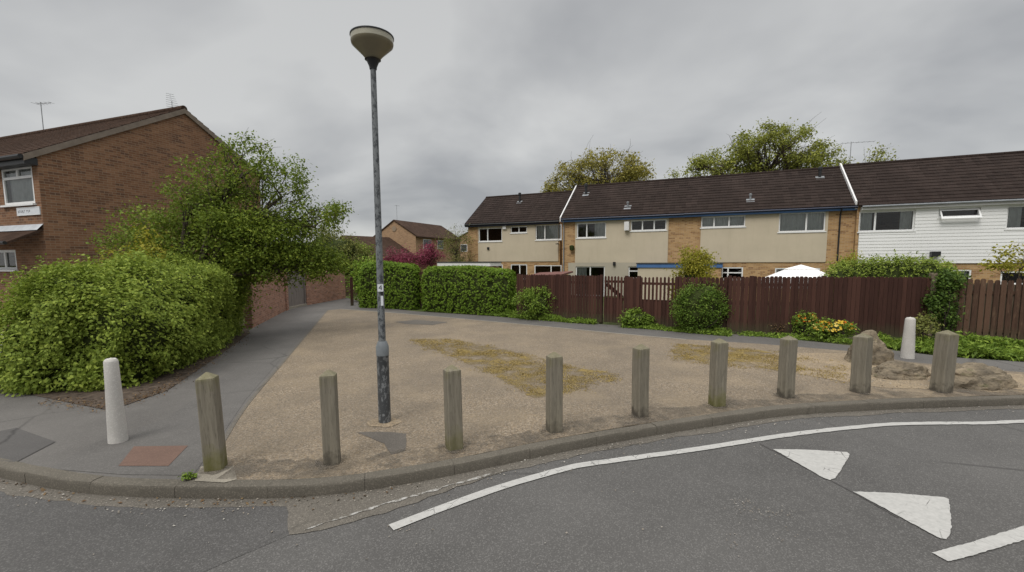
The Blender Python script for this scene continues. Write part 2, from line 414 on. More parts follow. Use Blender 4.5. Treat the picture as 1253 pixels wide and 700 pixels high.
# ---------------------------------------------------------------- curves and sheets
def catmull(P, step=.15):
    P = [np.array(p, float) for p in P]; out = []
    for i in range(len(P) - 1):
        p0 = P[max(i-1, 0)]; p1 = P[i]; p2 = P[i+1]; p3 = P[min(i+2, len(P)-1)]
        n = max(2, int(np.linalg.norm(p2 - p1) / step))
        for k in range(n):
            t = k / n
            out.append(.5*((2*p1) + (-p0+p2)*t + (2*p0-5*p1+4*p2-p3)*t*t + (-p0+3*p1-3*p2+p3)*t**3))
    out.append(P[-1]); return np.array(out)
def offset(C, d):
    T = np.gradient(C, axis=0); T /= np.linalg.norm(T, axis=1)[:, None]
    return C + d * np.stack([-T[:, 1], T[:, 0]], 1)
def sheet(name, poly, z, mat, k='structure'):
    V = [Vector((float(p[0]), float(p[1]), z)) for p in poly]
    tris = tessellate_polygon([V])
    me = bpy.data.meshes.new(name); fs = []
    for t in tris:
        a, b, c = (V[i] for i in t)
        fs.append(t if (b - a).cross(c - a).z > 0 else t[::-1])
    me.from_pydata([tuple(v) for v in V], [], fs); me.materials.append(mat); me.update()
    o = bpy.data.objects.new(name, me); COL.objects.link(o)
    if k: kind(o, k)
    return o
def strip(name, A, B, z, mat, jit=0, k='structure'):
    n = len(A); vs = [(a[0], a[1], z) for a in A] + [(b[0], b[1], z) for b in B]
    mb = MB(); mb.add(vs, [(i, n + i, n + i + 1, i + 1) if False else (i, i + 1, n + i + 1, n + i) for i in range(n - 1)])
    o = mb.build(name, mat)
    o.data.update()
    if o.data.polygons[0].normal.z < 0: o.data.flip_normals()
    if k: kind(o, k)
    return o

KERB = [(-40, 26), (-30, 19), (-20, 12.2), (-13, 7.9), (-9, 5.95), (-7, 5.08), (-5.5, 4.57), (-4.3, 4.24), (-3.08, 4.13), (-1.83, 4.18), (-.68, 4.56),
        (.72, 5.19), (2.48, 5.85), (4.54, 6.44), (8.02, 6.78), (12, 6.9), (20, 6.4), (40, 3.5), (70, -2)]
KF = catmull(KERB, .1)
KBk = offset(KF, .14)                          # back of the kerb
ZT = .12

def near_kb(x0, x1): return [tuple(p) for p in KBk if x0 <= p[0] <= x1]

mbg = MB(); mbg.quad((-600, -600, -.05), (600, -600, -.05), (600, 600, -.05), (-600, 600, -.05))
kind(mbg.build('ground', M['ground']))
sheet('road', [(-90, -60), (90, -60), (90, 10), (20, 8), (8, 7.6), (-2, 6.6), (-8, 7), (-45, 32), (-90, 62)], 0, M['road'])
# raised gardens and verges behind the kerb
sheet('garden_ground', [tuple(p) for p in KBk] + [(90, -2), (90, 110), (-90, 110), (-90, 58)], ZT - .012, M['ground'])

# footpath on the near left, plaza, far footpath
LS = [tuple(G(*p)[:2]) for p in [(243, 590), (268, 545), (305, 490), (357, 430), (388, 394), (400, 380)]]    # seam footpath / plaza
FP_near = [tuple(G(*p)[:2]) for p in [(418, 378.3), (500, 384.5), (640, 397), (760, 408.5), (840, 415.5), (930, 421), (1040, 430), (1110, 443), (1253, 456), (1420, 466)]]
FP_far = [tuple(G(*p)[:2]) for p in [(428, 365.5), (470, 377), (510, 381), (640, 389.5), (745, 397.5), (830, 404), (920, 411), (1000, 418.5), (1060, 425), (1160, 437), (1253, 443), (1420, 452)]]
LE = [tuple(G(*p)[:2]) for p in [(135, 497), (200, 472), (260, 436), (305, 404), (351, 378.5), (376, 373), (424, 364.3)]]   # outer edge of the footpath
sheet('footpath', near_kb(-14, LS[0][0] - .02) + LS + [FP_near[0]] + [FP_far[0]] + [LE[6]] + LE[5::-1][0:6] + [(-8.6, 7.6), (-14, 10.5)], ZT, M['path2'])
sheet('footpath_behind', FP_near + FP_far[::-1], ZT + .003, M['path'])
plaza = near_kb(LS[0][0], 26) + [(26, 8.6)] + FP_near[::-1] + LS[::-1]
sheet('plaza', plaza, ZT + .006, M['agg'])
# darker strip of the footpath along the seam
sheet('footpath_strip', [tuple(G(*p)[:2]) for p in [(60, 574), (150, 581), (236, 582), (262, 547), (300, 490), (352, 430), (385, 394), (397, 380), (362, 385), (318, 424), (262, 470), (205, 512), (120, 540)]], ZT + .004, M['path'])
sheet('footpath_patch', [tuple(G(*p)[:2]) for p in [(-60, 540), (20, 524), (68, 541), (20, 566), (-60, 560)]], ZT + .007, M['patch'])
sheet('red_paving', [tuple(G(*p)[:2]) for p in [(164, 547), (230, 546), (206, 571), (145, 571)]], ZT + .0085, M['redpatch'])
sheet('soil_bed', [tuple(G(*p)[:2]) for p in [(-60, 470), (20, 480), (135, 503), (205, 478), (262, 440), (306, 408), (300, 396), (200, 430), (100, 440), (-60, 440)]], ZT + .009, M['soil'])
sheet('driveway', [(-24, 12.2), (-9.2, 8.2), (-9.2, 11.6), (-24, 18)], ZT + .011, M['concrete'])


sheet('sandy_ground', [(q[0], q[1]) for p in [(905, 440), (960, 432), (1040, 433), (1108, 445), (1253, 459), (1400, 468), (1400, 482), (1253, 483), (1180, 478), (1080, 475), (1000, 462), (940, 452)] for q in [G(*p)]], ZT + .0095, M['sand'])
# pale flush edging between plaza and far path
ed = catmull([FP_near[i] for i in range(0, 5)], .2)
kind(strip('path_edging', ed, offset(ed, -.09), ZT + .012, M['edging']))
ed2 = catmull(LS, .2)
kind(strip('path_edging', ed2, offset(ed2, -.05), ZT + .012, M['channel']))

# kerb stones
def arc(C): return np.concatenate([[0], np.cumsum(np.linalg.norm(np.diff(C, axis=0), axis=1))])
A_ = arc(KF)
def at_s(s): return np.array([np.interp(s, A_, KF[:, 0]), np.interp(s, A_, KF[:, 1])])
def tan_s(s): d = at_s(s + .05) - at_s(s - .05); return d / np.linalg.norm(d)
mbk = MB(); s0 = A_[np.argmin(np.abs(KF[:, 0] + 22))]; s1 = A_[np.argmin(np.abs(KF[:, 0] - 26))]
prof = [(0, -.03), (.0, .095), (.012, .118), (.035, .127), (.135, .127), (.139, .11), (.139, -.03)]
s = s0
while s < s1:
    L = .915; st = np.linspace(s, s + L - .004, 7); vs = []; dz = random.uniform(-.004, .004); dn = random.uniform(-.004, .004)
    for q in st:
        p = at_s(q); t = tan_s(q); n = np.array([-t[1], t[0]])
        for a, z in prof:
            w = .004 * noise.noise((q * 6, z * 20, a * 20))
            vs.append((p[0] + n[0]*(a + dn + w), p[1] + n[1]*(a + dn + w), z + dz + w))
    k = len(prof); fs = [(i*k + j, (i+1)*k + j, (i+1)*k + j + 1, i*k + j + 1) for i in range(6) for j in range(k - 1)]
    fs += [tuple(range(k - 1, -1, -1)), tuple(6*k + j for j in range(k))]
    mbk.add(vs, fs, 0, True); s += L
kb = mbk.build('kerb', M['kerb']); kind(kb)
# grit-filled channel along the kerb
Kc = KF[(KF[:, 0] > -20) & (KF[:, 0] < 24)]
w_ = np.array([.16 + .05*noise.noise((p[0]*1.3, p[1], 3)) + .035*noise.noise((p[0]*6, p[1]*6, 1)) for p in Kc])
strip('gutter', Kc + 0, offset(Kc, -1) * w_[:, None] + Kc * (1 - w_[:, None]), .004, M['channel'])
# worn concrete wedge where the lane turns off
_w = [np.array(G(px, py, 0)[:2]) for px, py in [(350, 612), (420, 603), (520, 587), (600, 572), (640, 565), (640, 570), (560, 597), (470, 628), (400, 648), (354, 656)]]
_wj = []
for i in range(len(_w)):
    for t_ in np.linspace(0, 1, 6)[:-1]:
        q = _w[i]*(1-t_) + _w[(i+1) % len(_w)]*t_; _wj.append((q[0] + .03*noise.noise((q[0]*8, q[1]*8, 1)), q[1] + .03*noise.noise((q[0]*8, q[1]*8, 6))))
sheet('gutter_wedge', _wj, .006, M['channel'])
sheet('relaid_road', [tuple(G(px, py, 0)[:2]) for px, py in [(352, 612), (354, 655), (300, 678), (200, 722), (60, 800), (-400, 800), (-400, 575), (-120, 575), (0, 600), (120, 612), (240, 617)]], .0025, M['road2'])

# ---------------------------------------------------------------- painted markings
def poly_px(name, pts, z=.010):
    P = [np.array(G(px, py, 0)[:2]) for px, py in pts]; o = []
    for i in range(len(P)):
        a, b = P[i], P[(i+1) % len(P)]; n = max(1, int(np.linalg.norm(b-a)/.025))
        for j in range(n):
            q = a + (b-a)*j/n; o.append((q[0] + .009*noise.noise((q[0]*22, q[1]*22, 1)), q[1] + .009*noise.noise((q[0]*22, q[1]*22, 9))))
    return sheet(name, o, z, M['line'])
EL = catmull([tuple(G(px, py, 0)[:2]) for px, py in [(476, 643), (550, 615), (620, 591), (690, 571.5), (715, 566.5), (780, 557.5), (850, 548), (960, 531), (1040, 522), (1100, 517.5), (1200, 516.5), (1253, 514.5), (1400, 512), (1800, 515)]], .08)
jl = np.array([.016*noise.noise((p[0]*9, p[1]*9, 2)) for p in EL])
EA = EL + jl[:, None]; EB = offset(EL, -.105) + jl[::-1][:, None]
strip('edge_line', EA, EB, .010, M['line'])
poly_px('give_way_triangle', [(946, 550.5), (985, 551), (1036, 554), (1040, 557), (1032, 571), (1022, 586), (1016, 588.5), (1008, 586), (975, 567)])
poly_px('give_way_triangle', [(1044, 602.5), (1090, 604), (1155, 609.5), (1161, 612), (1164, 640), (1163, 654), (1158, 661), (1150, 660), (1100, 633)])
poly_px('dashed_line', [(1140, 677.5), (1190, 664), (1253, 644.5), (1330, 618), (1345, 634), (1253, 662), (1190, 681), (1160, 688)])
lf = catmull([tuple(G(px, py, 0)[:2]) for px, py in [(372, 649), (420, 633), (480, 614), (540, 597), (600, 580)]], .05)
wl = np.array([max(.004, .028 + .05*noise.noise((p[0]*7, p[1]*7, 5))) for p in lf])
strip('worn_line', lf, offset(lf, -1)*wl[:, None] + lf*(1 - wl[:, None]), .011, M['wornline'])

sm_ = [np.array(G(px, py, 0)[:2]) for px, py in [(930, 543), (980, 569), (1018, 588.5), (1046, 603.5), (1100, 634)]]
smc = catmull(sm_, .05); strip('road_seam', smc, offset(smc, -.016), .0045, M['patch'])
# loose grit on road and gutter, litter under the hedge
def leaf_quads(P, Nn, size, asp=.55, jitter=.8, rs=rng):
    """leaf-shaped quads at P, facing about Nn"""
    n = len(P); size = np.broadcast_to(np.asarray(size, float), (n,)) * rs.uniform(.5, 1.45, n)
    Nn = Nn + jitter * rs.normal(size=(n, 3)); Nn /= np.linalg.norm(Nn, axis=1)[:, None] + 1e-9
    a = np.cross(Nn, rs.normal(size=(n, 3))); a /= np.linalg.norm(a, axis=1)[:, None] + 1e-9
    b = np.cross(Nn, a); h = size[:, None]
    V = np.stack([P - a*h*.5, P + b*h*.5*asp + a*h*.05 + Nn*h*.06, P + a*h*.5 - Nn*h*.05, P - b*h*.5*asp + a*h*.05 + Nn*h*.06], 1).reshape(-1, 3)
    return V, np.arange(4*n).reshape(-1, 4)

def kerb_side(n, d0, d1, x0, x1, z):
    sa = rng.uniform(A_[np.argmin(abs(KF[:, 0]-x0))], A_[np.argmin(abs(KF[:, 0]-x1))], n); out = []
    for q in sa:
        p = at_s(q); t = tan_s(q); d = d0 + (d1 - d0) * abs(rng.normal()) * .5
        out.append((p[0] + t[1]*d, p[1] - t[0]*d, z))
    return np.array(out)
P = np.concatenate([kerb_side(900, .01, .3, -7, 9, .012), kerb_side(110, .1, 2.4, -6, 8, .012)])
V, Fq = leaf_quads(P, np.tile((0, 0, 1.), (len(P), 1)), .018, .8, .25)
kind(np_mesh('loose_grit', V, Fq, M['grit']), 'stuff')
P = []
for (px, py, sx_, sy_, k_) in [(905, 612, 10, 4, 26), (940, 627, 22, 3, 60), (900, 662, 12, 8, 22), (960, 655, 10, 4, 16), (487, 646, 12, 5, 16), (905, 545, 16, 4, 18)]:
    for _ in range(k_):
        q = G(px + rng.normal()*sx_, py + rng.normal()*sy_, 0); P.append((q[0], q[1], .008))
P = np.array(P); V, Fq = leaf_quads(P, np.tile((0, 0, 1.), (len(P), 1)), .012, .9, .0)
kind(np_mesh('paint_flecks', V, Fq, M['grit']), 'stuff')
P = kerb_side(110, .01, .2, -6.5, -1, .014)
bx = [G(*p) for p in [(60, 490), (135, 500), (200, 476), (262, 440), (306, 408)]]
pts = []
for i in range(900):
    k = rng.randint(4); t = rng.rand(); p = bx[k]*(1-t) + bx[k+1]*t + rng.normal(size=3)*.13; pts.append((p[0], p[1], ZT + .016))
P = np.concatenate([P, np.array(pts)])
V, Fq = leaf_quads(P, np.tile((0, 0, 1.), (len(P), 1)), .032, .6, .35)
kind(np_mesh('leaf_litter', V, Fq, M['L_litter']), 'stuff')

# ---------------------------------------------------------------- mossy grass patches
def pt_in(poly, x, y):
    c = False; j = len(poly) - 1
    for i in range(len(poly)):
        xi, yi = poly[i]; xj, yj = poly[j]
        if (yi > y) != (yj > y) and x < (xj - xi)*(y - yi)/(yj - yi + 1e-12) + xi: c = not c
        j = i
    return c
def moss(name, px, n, h=.022):
    poly = [tuple(G(*p)[:2]) for p in px]; A = np.array(poly); lo, hi = A.min(0), A.max(0); pts = []; tries = 0
    while len(pts) < n and tries < n*14:
        tries += 1
        x, y = rng.uniform(lo, hi)
        xe, ye = x + .22*noise.noise((x*3, y*3, 5)) + .1*rng.normal(), y + .22*noise.noise((x*3, y*3, 15)) + .1*rng.normal()
        if pt_in(poly, xe, ye) and noise.fractal((x*1.7, y*1.7, 4), 1, 2, 4) > -.30 + .6*rng.rand():
            pts.append((x, y, ZT + .012 + h*.25))
    P = np.array(pts)
    V, Fq = leaf_quads(P, np.tile((0, 0, 1.), (len(P), 1)), h*1.25, .35, .6)
    kind(np_mesh(name, V, Fq, M['moss']), 'stuff')
def m_drybase():
    t = NT('dry_moss_base'); v = t.mapping('Object'); a = t.noise(v, 1.3, 6, .7); b = t.noise(v, 22, 5, .7)
    col = t.mix(t.ramp(a, [(.38, 0.), (.62, 1.)]), (.20, .16, .105), (.29, .21, .075))
    col = t.mix(t.ramp(b, [(.35, .7), (.6, 0.)]), col, (.11, .085, .035)); t.bump(b, .7, .02); t.fin(col, .95, .1)
    tr = t.n('ShaderNodeBsdfTransparent'); mx = t.n('ShaderNodeMixShader'); t.l(t.ramp(t.noise(v, 2.6, 6, .75), [(.40, 0.), (.60, .85)]), mx.inputs[0])
    t.l(tr.outputs[0], mx.inputs[1]); t.l(t.b.outputs[0], mx.inputs[2]); t.l(mx.outputs[0], t.out.inputs[0]); return t.m
M['drybase'] = m_drybase()
def jag(px, k=6, amp=.05):
    P = [np.array(G(*p)[:2]) for p in px]; o = []
    for i in range(len(P)):
        a, b = P[i], P[(i+1) % len(P)]; n = max(2, int(np.linalg.norm(b-a)/.12))
        for j in range(n):
            q = a + (b-a)*j/n; o.append((q[0] + amp*noise.noise((q[0]*5, q[1]*5, 1)), q[1] + amp*noise.noise((q[0]*5, q[1]*5, 9))))
    return o
sheet('tarmac_patch', jag([(437, 530), (470, 529), (497, 531), (496, 553), (478, 557), (470, 544)], amp=.03), ZT + .0105, M['tar'])
sheet('tarmac_patch', jag([(482, 394), (510, 391.5), (548, 394.5), (530, 398), (500, 397)], amp=.1), ZT + .0105, M['tar'])
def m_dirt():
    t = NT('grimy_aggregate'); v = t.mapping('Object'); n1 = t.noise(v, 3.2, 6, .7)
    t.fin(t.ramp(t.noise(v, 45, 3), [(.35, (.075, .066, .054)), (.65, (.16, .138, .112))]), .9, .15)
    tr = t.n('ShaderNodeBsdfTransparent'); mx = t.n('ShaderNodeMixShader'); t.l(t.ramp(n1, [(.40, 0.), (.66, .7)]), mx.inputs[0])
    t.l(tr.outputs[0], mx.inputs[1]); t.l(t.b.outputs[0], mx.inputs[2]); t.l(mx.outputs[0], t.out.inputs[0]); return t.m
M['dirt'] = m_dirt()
Kd = KBk[(KBk[:, 0] > -3.0) & (KBk[:, 0] < 9)]
wd_ = np.array([.38 + .3*noise.noise((p[0]*1.1, p[1], 7)) + .1*noise.noise((p[0]*7, p[1]*7, 2)) for p in Kd])
strip('grime', Kd, offset(Kd, 1)*wd_[:, None] + Kd*(1 - wd_[:, None]), ZT + .0145, M['dirt'])
sheet('dry_grass_base', jag([(500, 416), (545, 415), (600, 424), (668, 441), (700, 449), (760, 459), (752, 465), (700, 480), (668, 488), (655, 488), (620, 468), (560, 440), (520, 425)], amp=.16), ZT + .0105, M['drybase'])
sheet('dry_grass_base', jag([(826, 421), (880, 424), (940, 430), (960, 440), (985, 452), (960, 456), (920, 450), (880, 447), (820, 441)], amp=.16), ZT + .0105, M['drybase'])
moss('dry_grass', [(500, 416), (545, 415), (600, 424), (668, 441), (700, 449), (760, 459), (752, 465), (700, 480), (668, 488), (655, 488), (620, 468), (560, 440), (520, 425)], 12000)
moss('dry_grass', [(826, 421), (880, 424), (960, 432), (1040, 446), (1042, 470), (1000, 462), (940, 452), (880, 448), (820, 441)], 9000)
ped = [tuple(G(*p)[:2]) for p in [(640, 431), (700, 446), (766, 459), (700, 481), (665, 490), (600, 464), (530, 430)]]

# ---------------------------------------------------------------- foliage
def blob_points(n, centre, rad, clumps, spread, shell=.5, flat=1., rs=rng):
    """clump centres inside an ellipsoid (pushed to its shell) and leaf points about them"""
    d = rs.normal(size=(clumps, 3)); d /= np.linalg.norm(d, axis=1)[:, None]
    r = (shell + (1 - shell) * rs.rand(clumps)) ** .8
    C = np.array(centre) + d * r[:, None] * np.array(rad)
    k = rs.randint(clumps, size=n)
    off = rs.normal(size=(n, 3)) * spread * np.array((1, 1, flat))
    P = C[k] + off
    Nn = off / (np.linalg.norm(off, axis=1)[:, None] + 1e-6) * .6 + np.array((0, 0, .7))
    return C, P, Nn

def limb(mb, a, b, r0, r1, sag=.15, n=7):
    a = np.array(a, float); b = np.array(b, float); L = np.linalg.norm(b - a); pts = []; mid = rng.normal(size=3) * L * .09
    for i in range(n + 1):
        t = i / n
        p = a*(1-t) + b*t + mid*math.sin(math.pi*t) + np.array((0, 0, sag*L*math.sin(math.pi*t)))
        pts.append(p)
    mb.tube(pts, list(np.linspace(r0, r1, n + 1)), 6, caps=False)
    return pts

def make_tree(name, label, base, height, trunk_r, blobs, leafmat, leaf, group=None, cat='tree', bare=0, twigs=1.0, trunk_top=.45, bark='bark', multi=1):
    t = thing(name, label, cat, tuple(base), 0, group)
    mb = MB(); allP = []; allN = []
    tops = []
    for s_ in range(multi):
        lean = rng.normal(size=2) * .05 * height + (rng.normal(size=2)*.06*height if multi > 1 else 0)
        top = np.array((lean[0], lean[1], height*trunk_top*rng.uniform(.9, 1.1)))
        pts = limb(mb, (rng.normal()*.08*(multi > 1), rng.normal()*.08*(multi > 1), -.05), top, trunk_r, trunk_r*.6, 0, 8); tops.append(pts)
    for (c, rad, n, cl, sp, shell) in blobs:
        C, P, Nn = blob_points(n, c, rad, cl, sp, shell, .7)
        allP.append(P); allN.append(Nn)
        hub = np.array(c) + np.array((0, 0, -rad[2]*.35))
        tp = tops[rng.randint(len(tops))]
        hp = limb(mb, tp[-1 - rng.randint(3)], hub, trunk_r*.55, trunk_r*.32, .05)
        for q in C:
            if rng.rand() < twigs:
                a = hp[rng.randint(3, len(hp))]
                tw = limb(mb, a, q, trunk_r*.2, trunk_r*.045, .06, 5)
                for _ in range(2):
                    e = q + rng.normal(size=3)*sp*1.4 + (q - hub)*.12
                    limb(mb, tw[rng.randint(3, 6)], e, trunk_r*.06, trunk_r*.02, .05, 3)
    mb.build('trunk', M[bark], t)
    V, Fq = leaf_quads(np.concatenate(allP), np.concatenate(allN), leaf)
    np_mesh('crown', V, Fq, M[leafmat], None, t)
    return t

def bush(name, label, base, rad, n, leafmat, leaf, cat='shrub', group=None, cl=60, sp=.12, shell=.55, core=.72, extra=(), flat=.8, up=0.):
    """a shrub of leaves on stems: base on the ground, ellipsoid of radii rad standing on it"""
    t = thing(name, label, cat, tuple(base), 0, group)
    c = (0, 0, rad[2]*.95)
    C, P, Nn = blob_points(n, c, rad, cl, sp, shell, flat)
    if extra:
        for (cc, rr, nn, ccl, ssp) in extra:
            C2, P2, N2 = blob_points(nn, cc, rr, ccl, ssp, .2, flat); C = np.concatenate([C, C2]); P = np.concatenate([P, P2]); Nn = np.concatenate([Nn, N2])
    P[:, 2] = np.abs(P[:, 2] + .02)
    mb = MB()
    for q in C[:70]:
        limb(mb, (rng.normal()*.1*rad[0], rng.normal()*.1*rad[1], 0), q, .012 + .006*rad[2], .004, .08, 4)
    mb.build('stems', M['twig'], t)
    V, Fq = leaf_quads(P, Nn + np.array((0, 0, up)), leaf)
    mi = None; mats = [M[leafmat]]
    o = np_mesh('foliage', V, Fq, mats, mi, t)
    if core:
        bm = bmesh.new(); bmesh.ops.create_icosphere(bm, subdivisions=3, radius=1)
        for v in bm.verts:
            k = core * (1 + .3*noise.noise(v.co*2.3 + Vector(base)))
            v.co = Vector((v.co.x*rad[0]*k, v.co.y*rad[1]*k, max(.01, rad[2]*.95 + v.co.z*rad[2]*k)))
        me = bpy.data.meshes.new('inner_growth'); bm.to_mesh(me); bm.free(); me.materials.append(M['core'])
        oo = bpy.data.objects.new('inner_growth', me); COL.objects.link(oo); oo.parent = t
    return t

def hedge(name, label, base, path, width, ht, n, leafmat, leaf, cat='hedge', rough=.1, rnd=.35, taper=None, sprigs=0, group=None, jitter=.8, big=.16, deep=.10, sprig=8, spl=.09, foot0=.86):
    """a hedge body lofted along a path (local points), leaves over and within its skin"""
    t = thing(name, label, cat, tuple(base), 0, group)
    C = catmull(path, .12) if len(path) > 2 else np.linspace(path[0], path[1], 24)
    T = np.gradient(C, axis=0); T /= np.linalg.norm(T, axis=1)[:, None]; Nr = np.stack([-T[:, 1], T[:, 0]], 1)
    S = len(C)
    def pos(i, a, inset=0):
        """i in 0..1 along, a angle 0..1 over the section from one foot to the other"""
        f = i * (S - 1); k = int(min(f, S - 2)); q = f - k
        c = C[k]*(1-q) + C[k+1]*q; nr = Nr[k]*(1-q) + Nr[k+1]*q; tt = T[k]
        h = np.interp(i, [x for x, _ in ht], [y for _, y in ht]); w = np.interp(i, [x for x, _ in width], [y for _, y in width])
        e = min(i, 1 - i) * arc(C)[-1]; rr = rnd
        end = 1. if e > rr else math.sqrt(max(0, 1 - (1 - e/rr)**2))
        th = math.pi * a; p = 4.5
        cx, sx = math.cos(th), math.sin(th)
        den = (abs(cx)**p + abs(sx)**p) ** (1/p)
        y = -cx/den; z = sx/den
        hw = w*.5*(.55 + .45*end); hh = h*(.8 + .2*end)
        b = noise.fractal((c[0]*.9 + y, c[1]*.9 + base[0], z*h*.9), 1, 2, 3)
        b2 = big * b + inset
        nn = np.array((nr[0]*y, nr[1]*y, z*.8)); nn /= np.linalg.norm(nn) + 1e-6
        foot = foot0 + (1 - foot0)*min(1, z*(2.2 if foot0 > .8 else 1.5))
        return np.array((c[0] + nr[0]*y*hw*foot, c[1] + nr[1]*y*hw*foot, z*hh)) + nn*b2, nn
    I, J = 40, 18; vs = []
    for i in range(I + 1):
        for j in range(J + 1): 
            p, nn = pos(i/I, j/J, -.16); p[2] = max(p[2], .0); vs.append(tuple(p))
    fs = [(i*(J+1)+j, i*(J+1)+j+1, (i+1)*(J+1)+j+1, (i+1)*(J+1)+j) for i in range(I) for j in range(J)]
    fs += [tuple(range(J + 1)), tuple(I*(J+1) + j for j in range(J, -1, -1))]
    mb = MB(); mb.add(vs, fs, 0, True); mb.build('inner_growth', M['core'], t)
    per = sprig; nleaf = n; n = n // per; P = np.zeros((n, 3)); Nn = np.zeros((n, 3))
    ends = int(n * .2)
    for q in range(n):
        i = rng.rand() if q > ends else (rng.rand()*.02 if rng.rand() < .5 else 1 - rng.rand()*.02)
        a = rng.rand()
        # even area: sides are tall, the top is short
        p, nn = pos(i, a, -deep*abs(rng.normal()) + .5*rough*rng.rand())
        if q <= ends:                      # end caps
            pc, _ = pos(i, .5); mid = np.array((C[0 if i < .5 else -1][0], C[0 if i < .5 else -1][1], .4*ht[0][1]))
            s_ = math.sqrt(rng.rand()); hz_ = p[2]*rng.rand()**.6; p = mid + (p - mid)*s_; p[2] = hz_; nn = np.array((*(T[0]*-1 if i < .5 else T[-1]), .2)); p = p + nn*((rng.rand() - .35)*deep*1.6 + .3*big*(1 - s_) + big*.6*noise.noise((p[0]*2.2, p[1]*2.2, p[2]*2.2)))
        p[2] = max(p[2], .03)
        P[q] = p; Nn[q] = nn
    D = Nn*.8 + np.array((0, 0, .35)) + .55*rng.normal(size=(n, 3)); D /= np.linalg.norm(D, axis=1)[:, None]
    Ls = spl * rng.uniform(.5, 1.5, n)
    u = np.linspace(0, 1, per)
    P = (P[:, None, :] + D[:, None, :]*(Ls[:, None]*(u[None, :] - .35))[:, :, None] + .28*spl*rng.normal(size=(n, per, 3))).reshape(-1, 3)
    Nn = (Nn[:, None, :] + .5*D[:, None, :] + 0*u[None, :, None]).reshape(-1, 3); n = len(P)
    P[:, 2] = np.maximum(P[:, 2], .03)
    Nn[:, 2] += .35
    if sprigs:
        k = rng.randint(0, n, sprigs); ok = k[P[k][:, 2] > .75*max(y for _, y in ht)]
        ex = []; en = []
        for q in ok:
            d = np.array((rng.normal()*.35, rng.normal()*.35, 1)); L = rng.uniform(.1, .3)
            for u in np.linspace(.1, 1, 8): ex.append(P[q] + d*L*u + rng.normal(size=3)*.02); en.append((0, 0, .5))
        P = np.concatenate([P, np.array(ex)]); Nn = np.concatenate([Nn, np.array(en)])
    V, Fq = leaf_quads(P, Nn, leaf, .6, jitter)
    np_mesh('foliage', V, Fq, M[leafmat], None, t)
    return t

# big untrimmed hedge at the near left
hb = np.array((-8.2, 9.5, ZT))
c0, c1, c2, c3 = np.array((-7.6, 7.5)), np.array((-7.8, 8.9)), np.array((-8.3, 11.0)), np.array((-9.0, 13.4))
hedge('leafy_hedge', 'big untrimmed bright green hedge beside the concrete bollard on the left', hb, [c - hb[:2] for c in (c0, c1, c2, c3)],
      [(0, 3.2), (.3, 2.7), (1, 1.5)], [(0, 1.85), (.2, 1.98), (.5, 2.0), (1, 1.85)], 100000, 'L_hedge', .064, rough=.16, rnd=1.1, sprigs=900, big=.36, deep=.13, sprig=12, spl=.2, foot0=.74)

# clipped hedges across the plaza
h1a, h1b = G(434, 377), G(508, 379.5); d1 = (h1b - h1a) / np.linalg.norm(h1b - h1a); n1 = np.array((-d1[1], d1[0], 0))
b1 = (h1a + h1b)/2 + n1*.55
hedge('clipped_hedge', 'rounded clipped green hedge behind the lamp post, beside the footpath entrance', (b1[0], b1[1], ZT), [(h1a + n1*.55 - b1)[:2] + d1[:2]*.1, (h1b + n1*.55 - b1)[:2] - d1[:2]*.1],
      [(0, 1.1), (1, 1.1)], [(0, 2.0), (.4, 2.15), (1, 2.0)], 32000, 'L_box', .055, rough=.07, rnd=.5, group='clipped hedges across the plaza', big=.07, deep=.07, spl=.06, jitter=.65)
h2a, h2b = G(511, 381), G(624, 388); d2 = (h2b - h2a) / np.linalg.norm(h2b - h2a); n2 = np.array((-d2[1], d2[0], 0))
b2 = (h2a + h2b)/2 + n2*.55
hedge('clipped_hedge', 'long square clipped green hedge against the start of the brown fence', (b2[0], b2[1], ZT), [(h2a + n2*.55 - b2)[:2] + d2[:2]*.1, (h2b + n2*.55 - b2)[:2] - d2[:2]*.1],
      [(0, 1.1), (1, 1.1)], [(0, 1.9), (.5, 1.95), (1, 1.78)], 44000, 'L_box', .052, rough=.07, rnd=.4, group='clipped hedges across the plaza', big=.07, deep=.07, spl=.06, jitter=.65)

# big tree by the gable
tb = np.array((-8.75, 12.6, ZT))
make_tree('spreading_tree', 'broad green tree in front of the brown brick gable on the left', tb, 5.6, .12, [
    ((.45, .3, 2.9), (1.8, 1.3, 1.45), 25312, 105, .22, .3),
    ((-1.2, .2, 2.65), (1.3, 1.0, 1.3), 8437, 40, .26, .3),
    ((1.9, .3, 2.7), (1.5, 1.1, 1.1), 13500, 56, .23, .3),
    ((.1, .2, 4.3), (1.1, .8, .7), 2868, 36, .18, .4),
    ((1.2, .2, 4.95), (1.1, .7, 1.0), 2531, 54, .14, .35),
    ((2.2, .3, 4.35), (1.1, .8, .9), 2531, 48, .14, .35),
    ((3.1, .3, 3.4), (1.1, .7, .65), 2531, 40, .15, .35),
    ((2.8, .5, 2.15), (1.2, .8, .55), 4387, 30, .2, .3),
    ((-.1, .0, 1.3), (1.35, 1.1, 1.05), 13500, 50, .24, .3)], 'L_tree', .078, multi=3, trunk_top=.36, twigs=.36)
bush('golden_shrub', 'yellow green shrub poking up between hedge and brick gable', (-8.85, 10.6, ZT), (.85, .6, 1.58), 4600, 'L_yel', .07, cl=34, sp=.16, core=0, shell=.3)

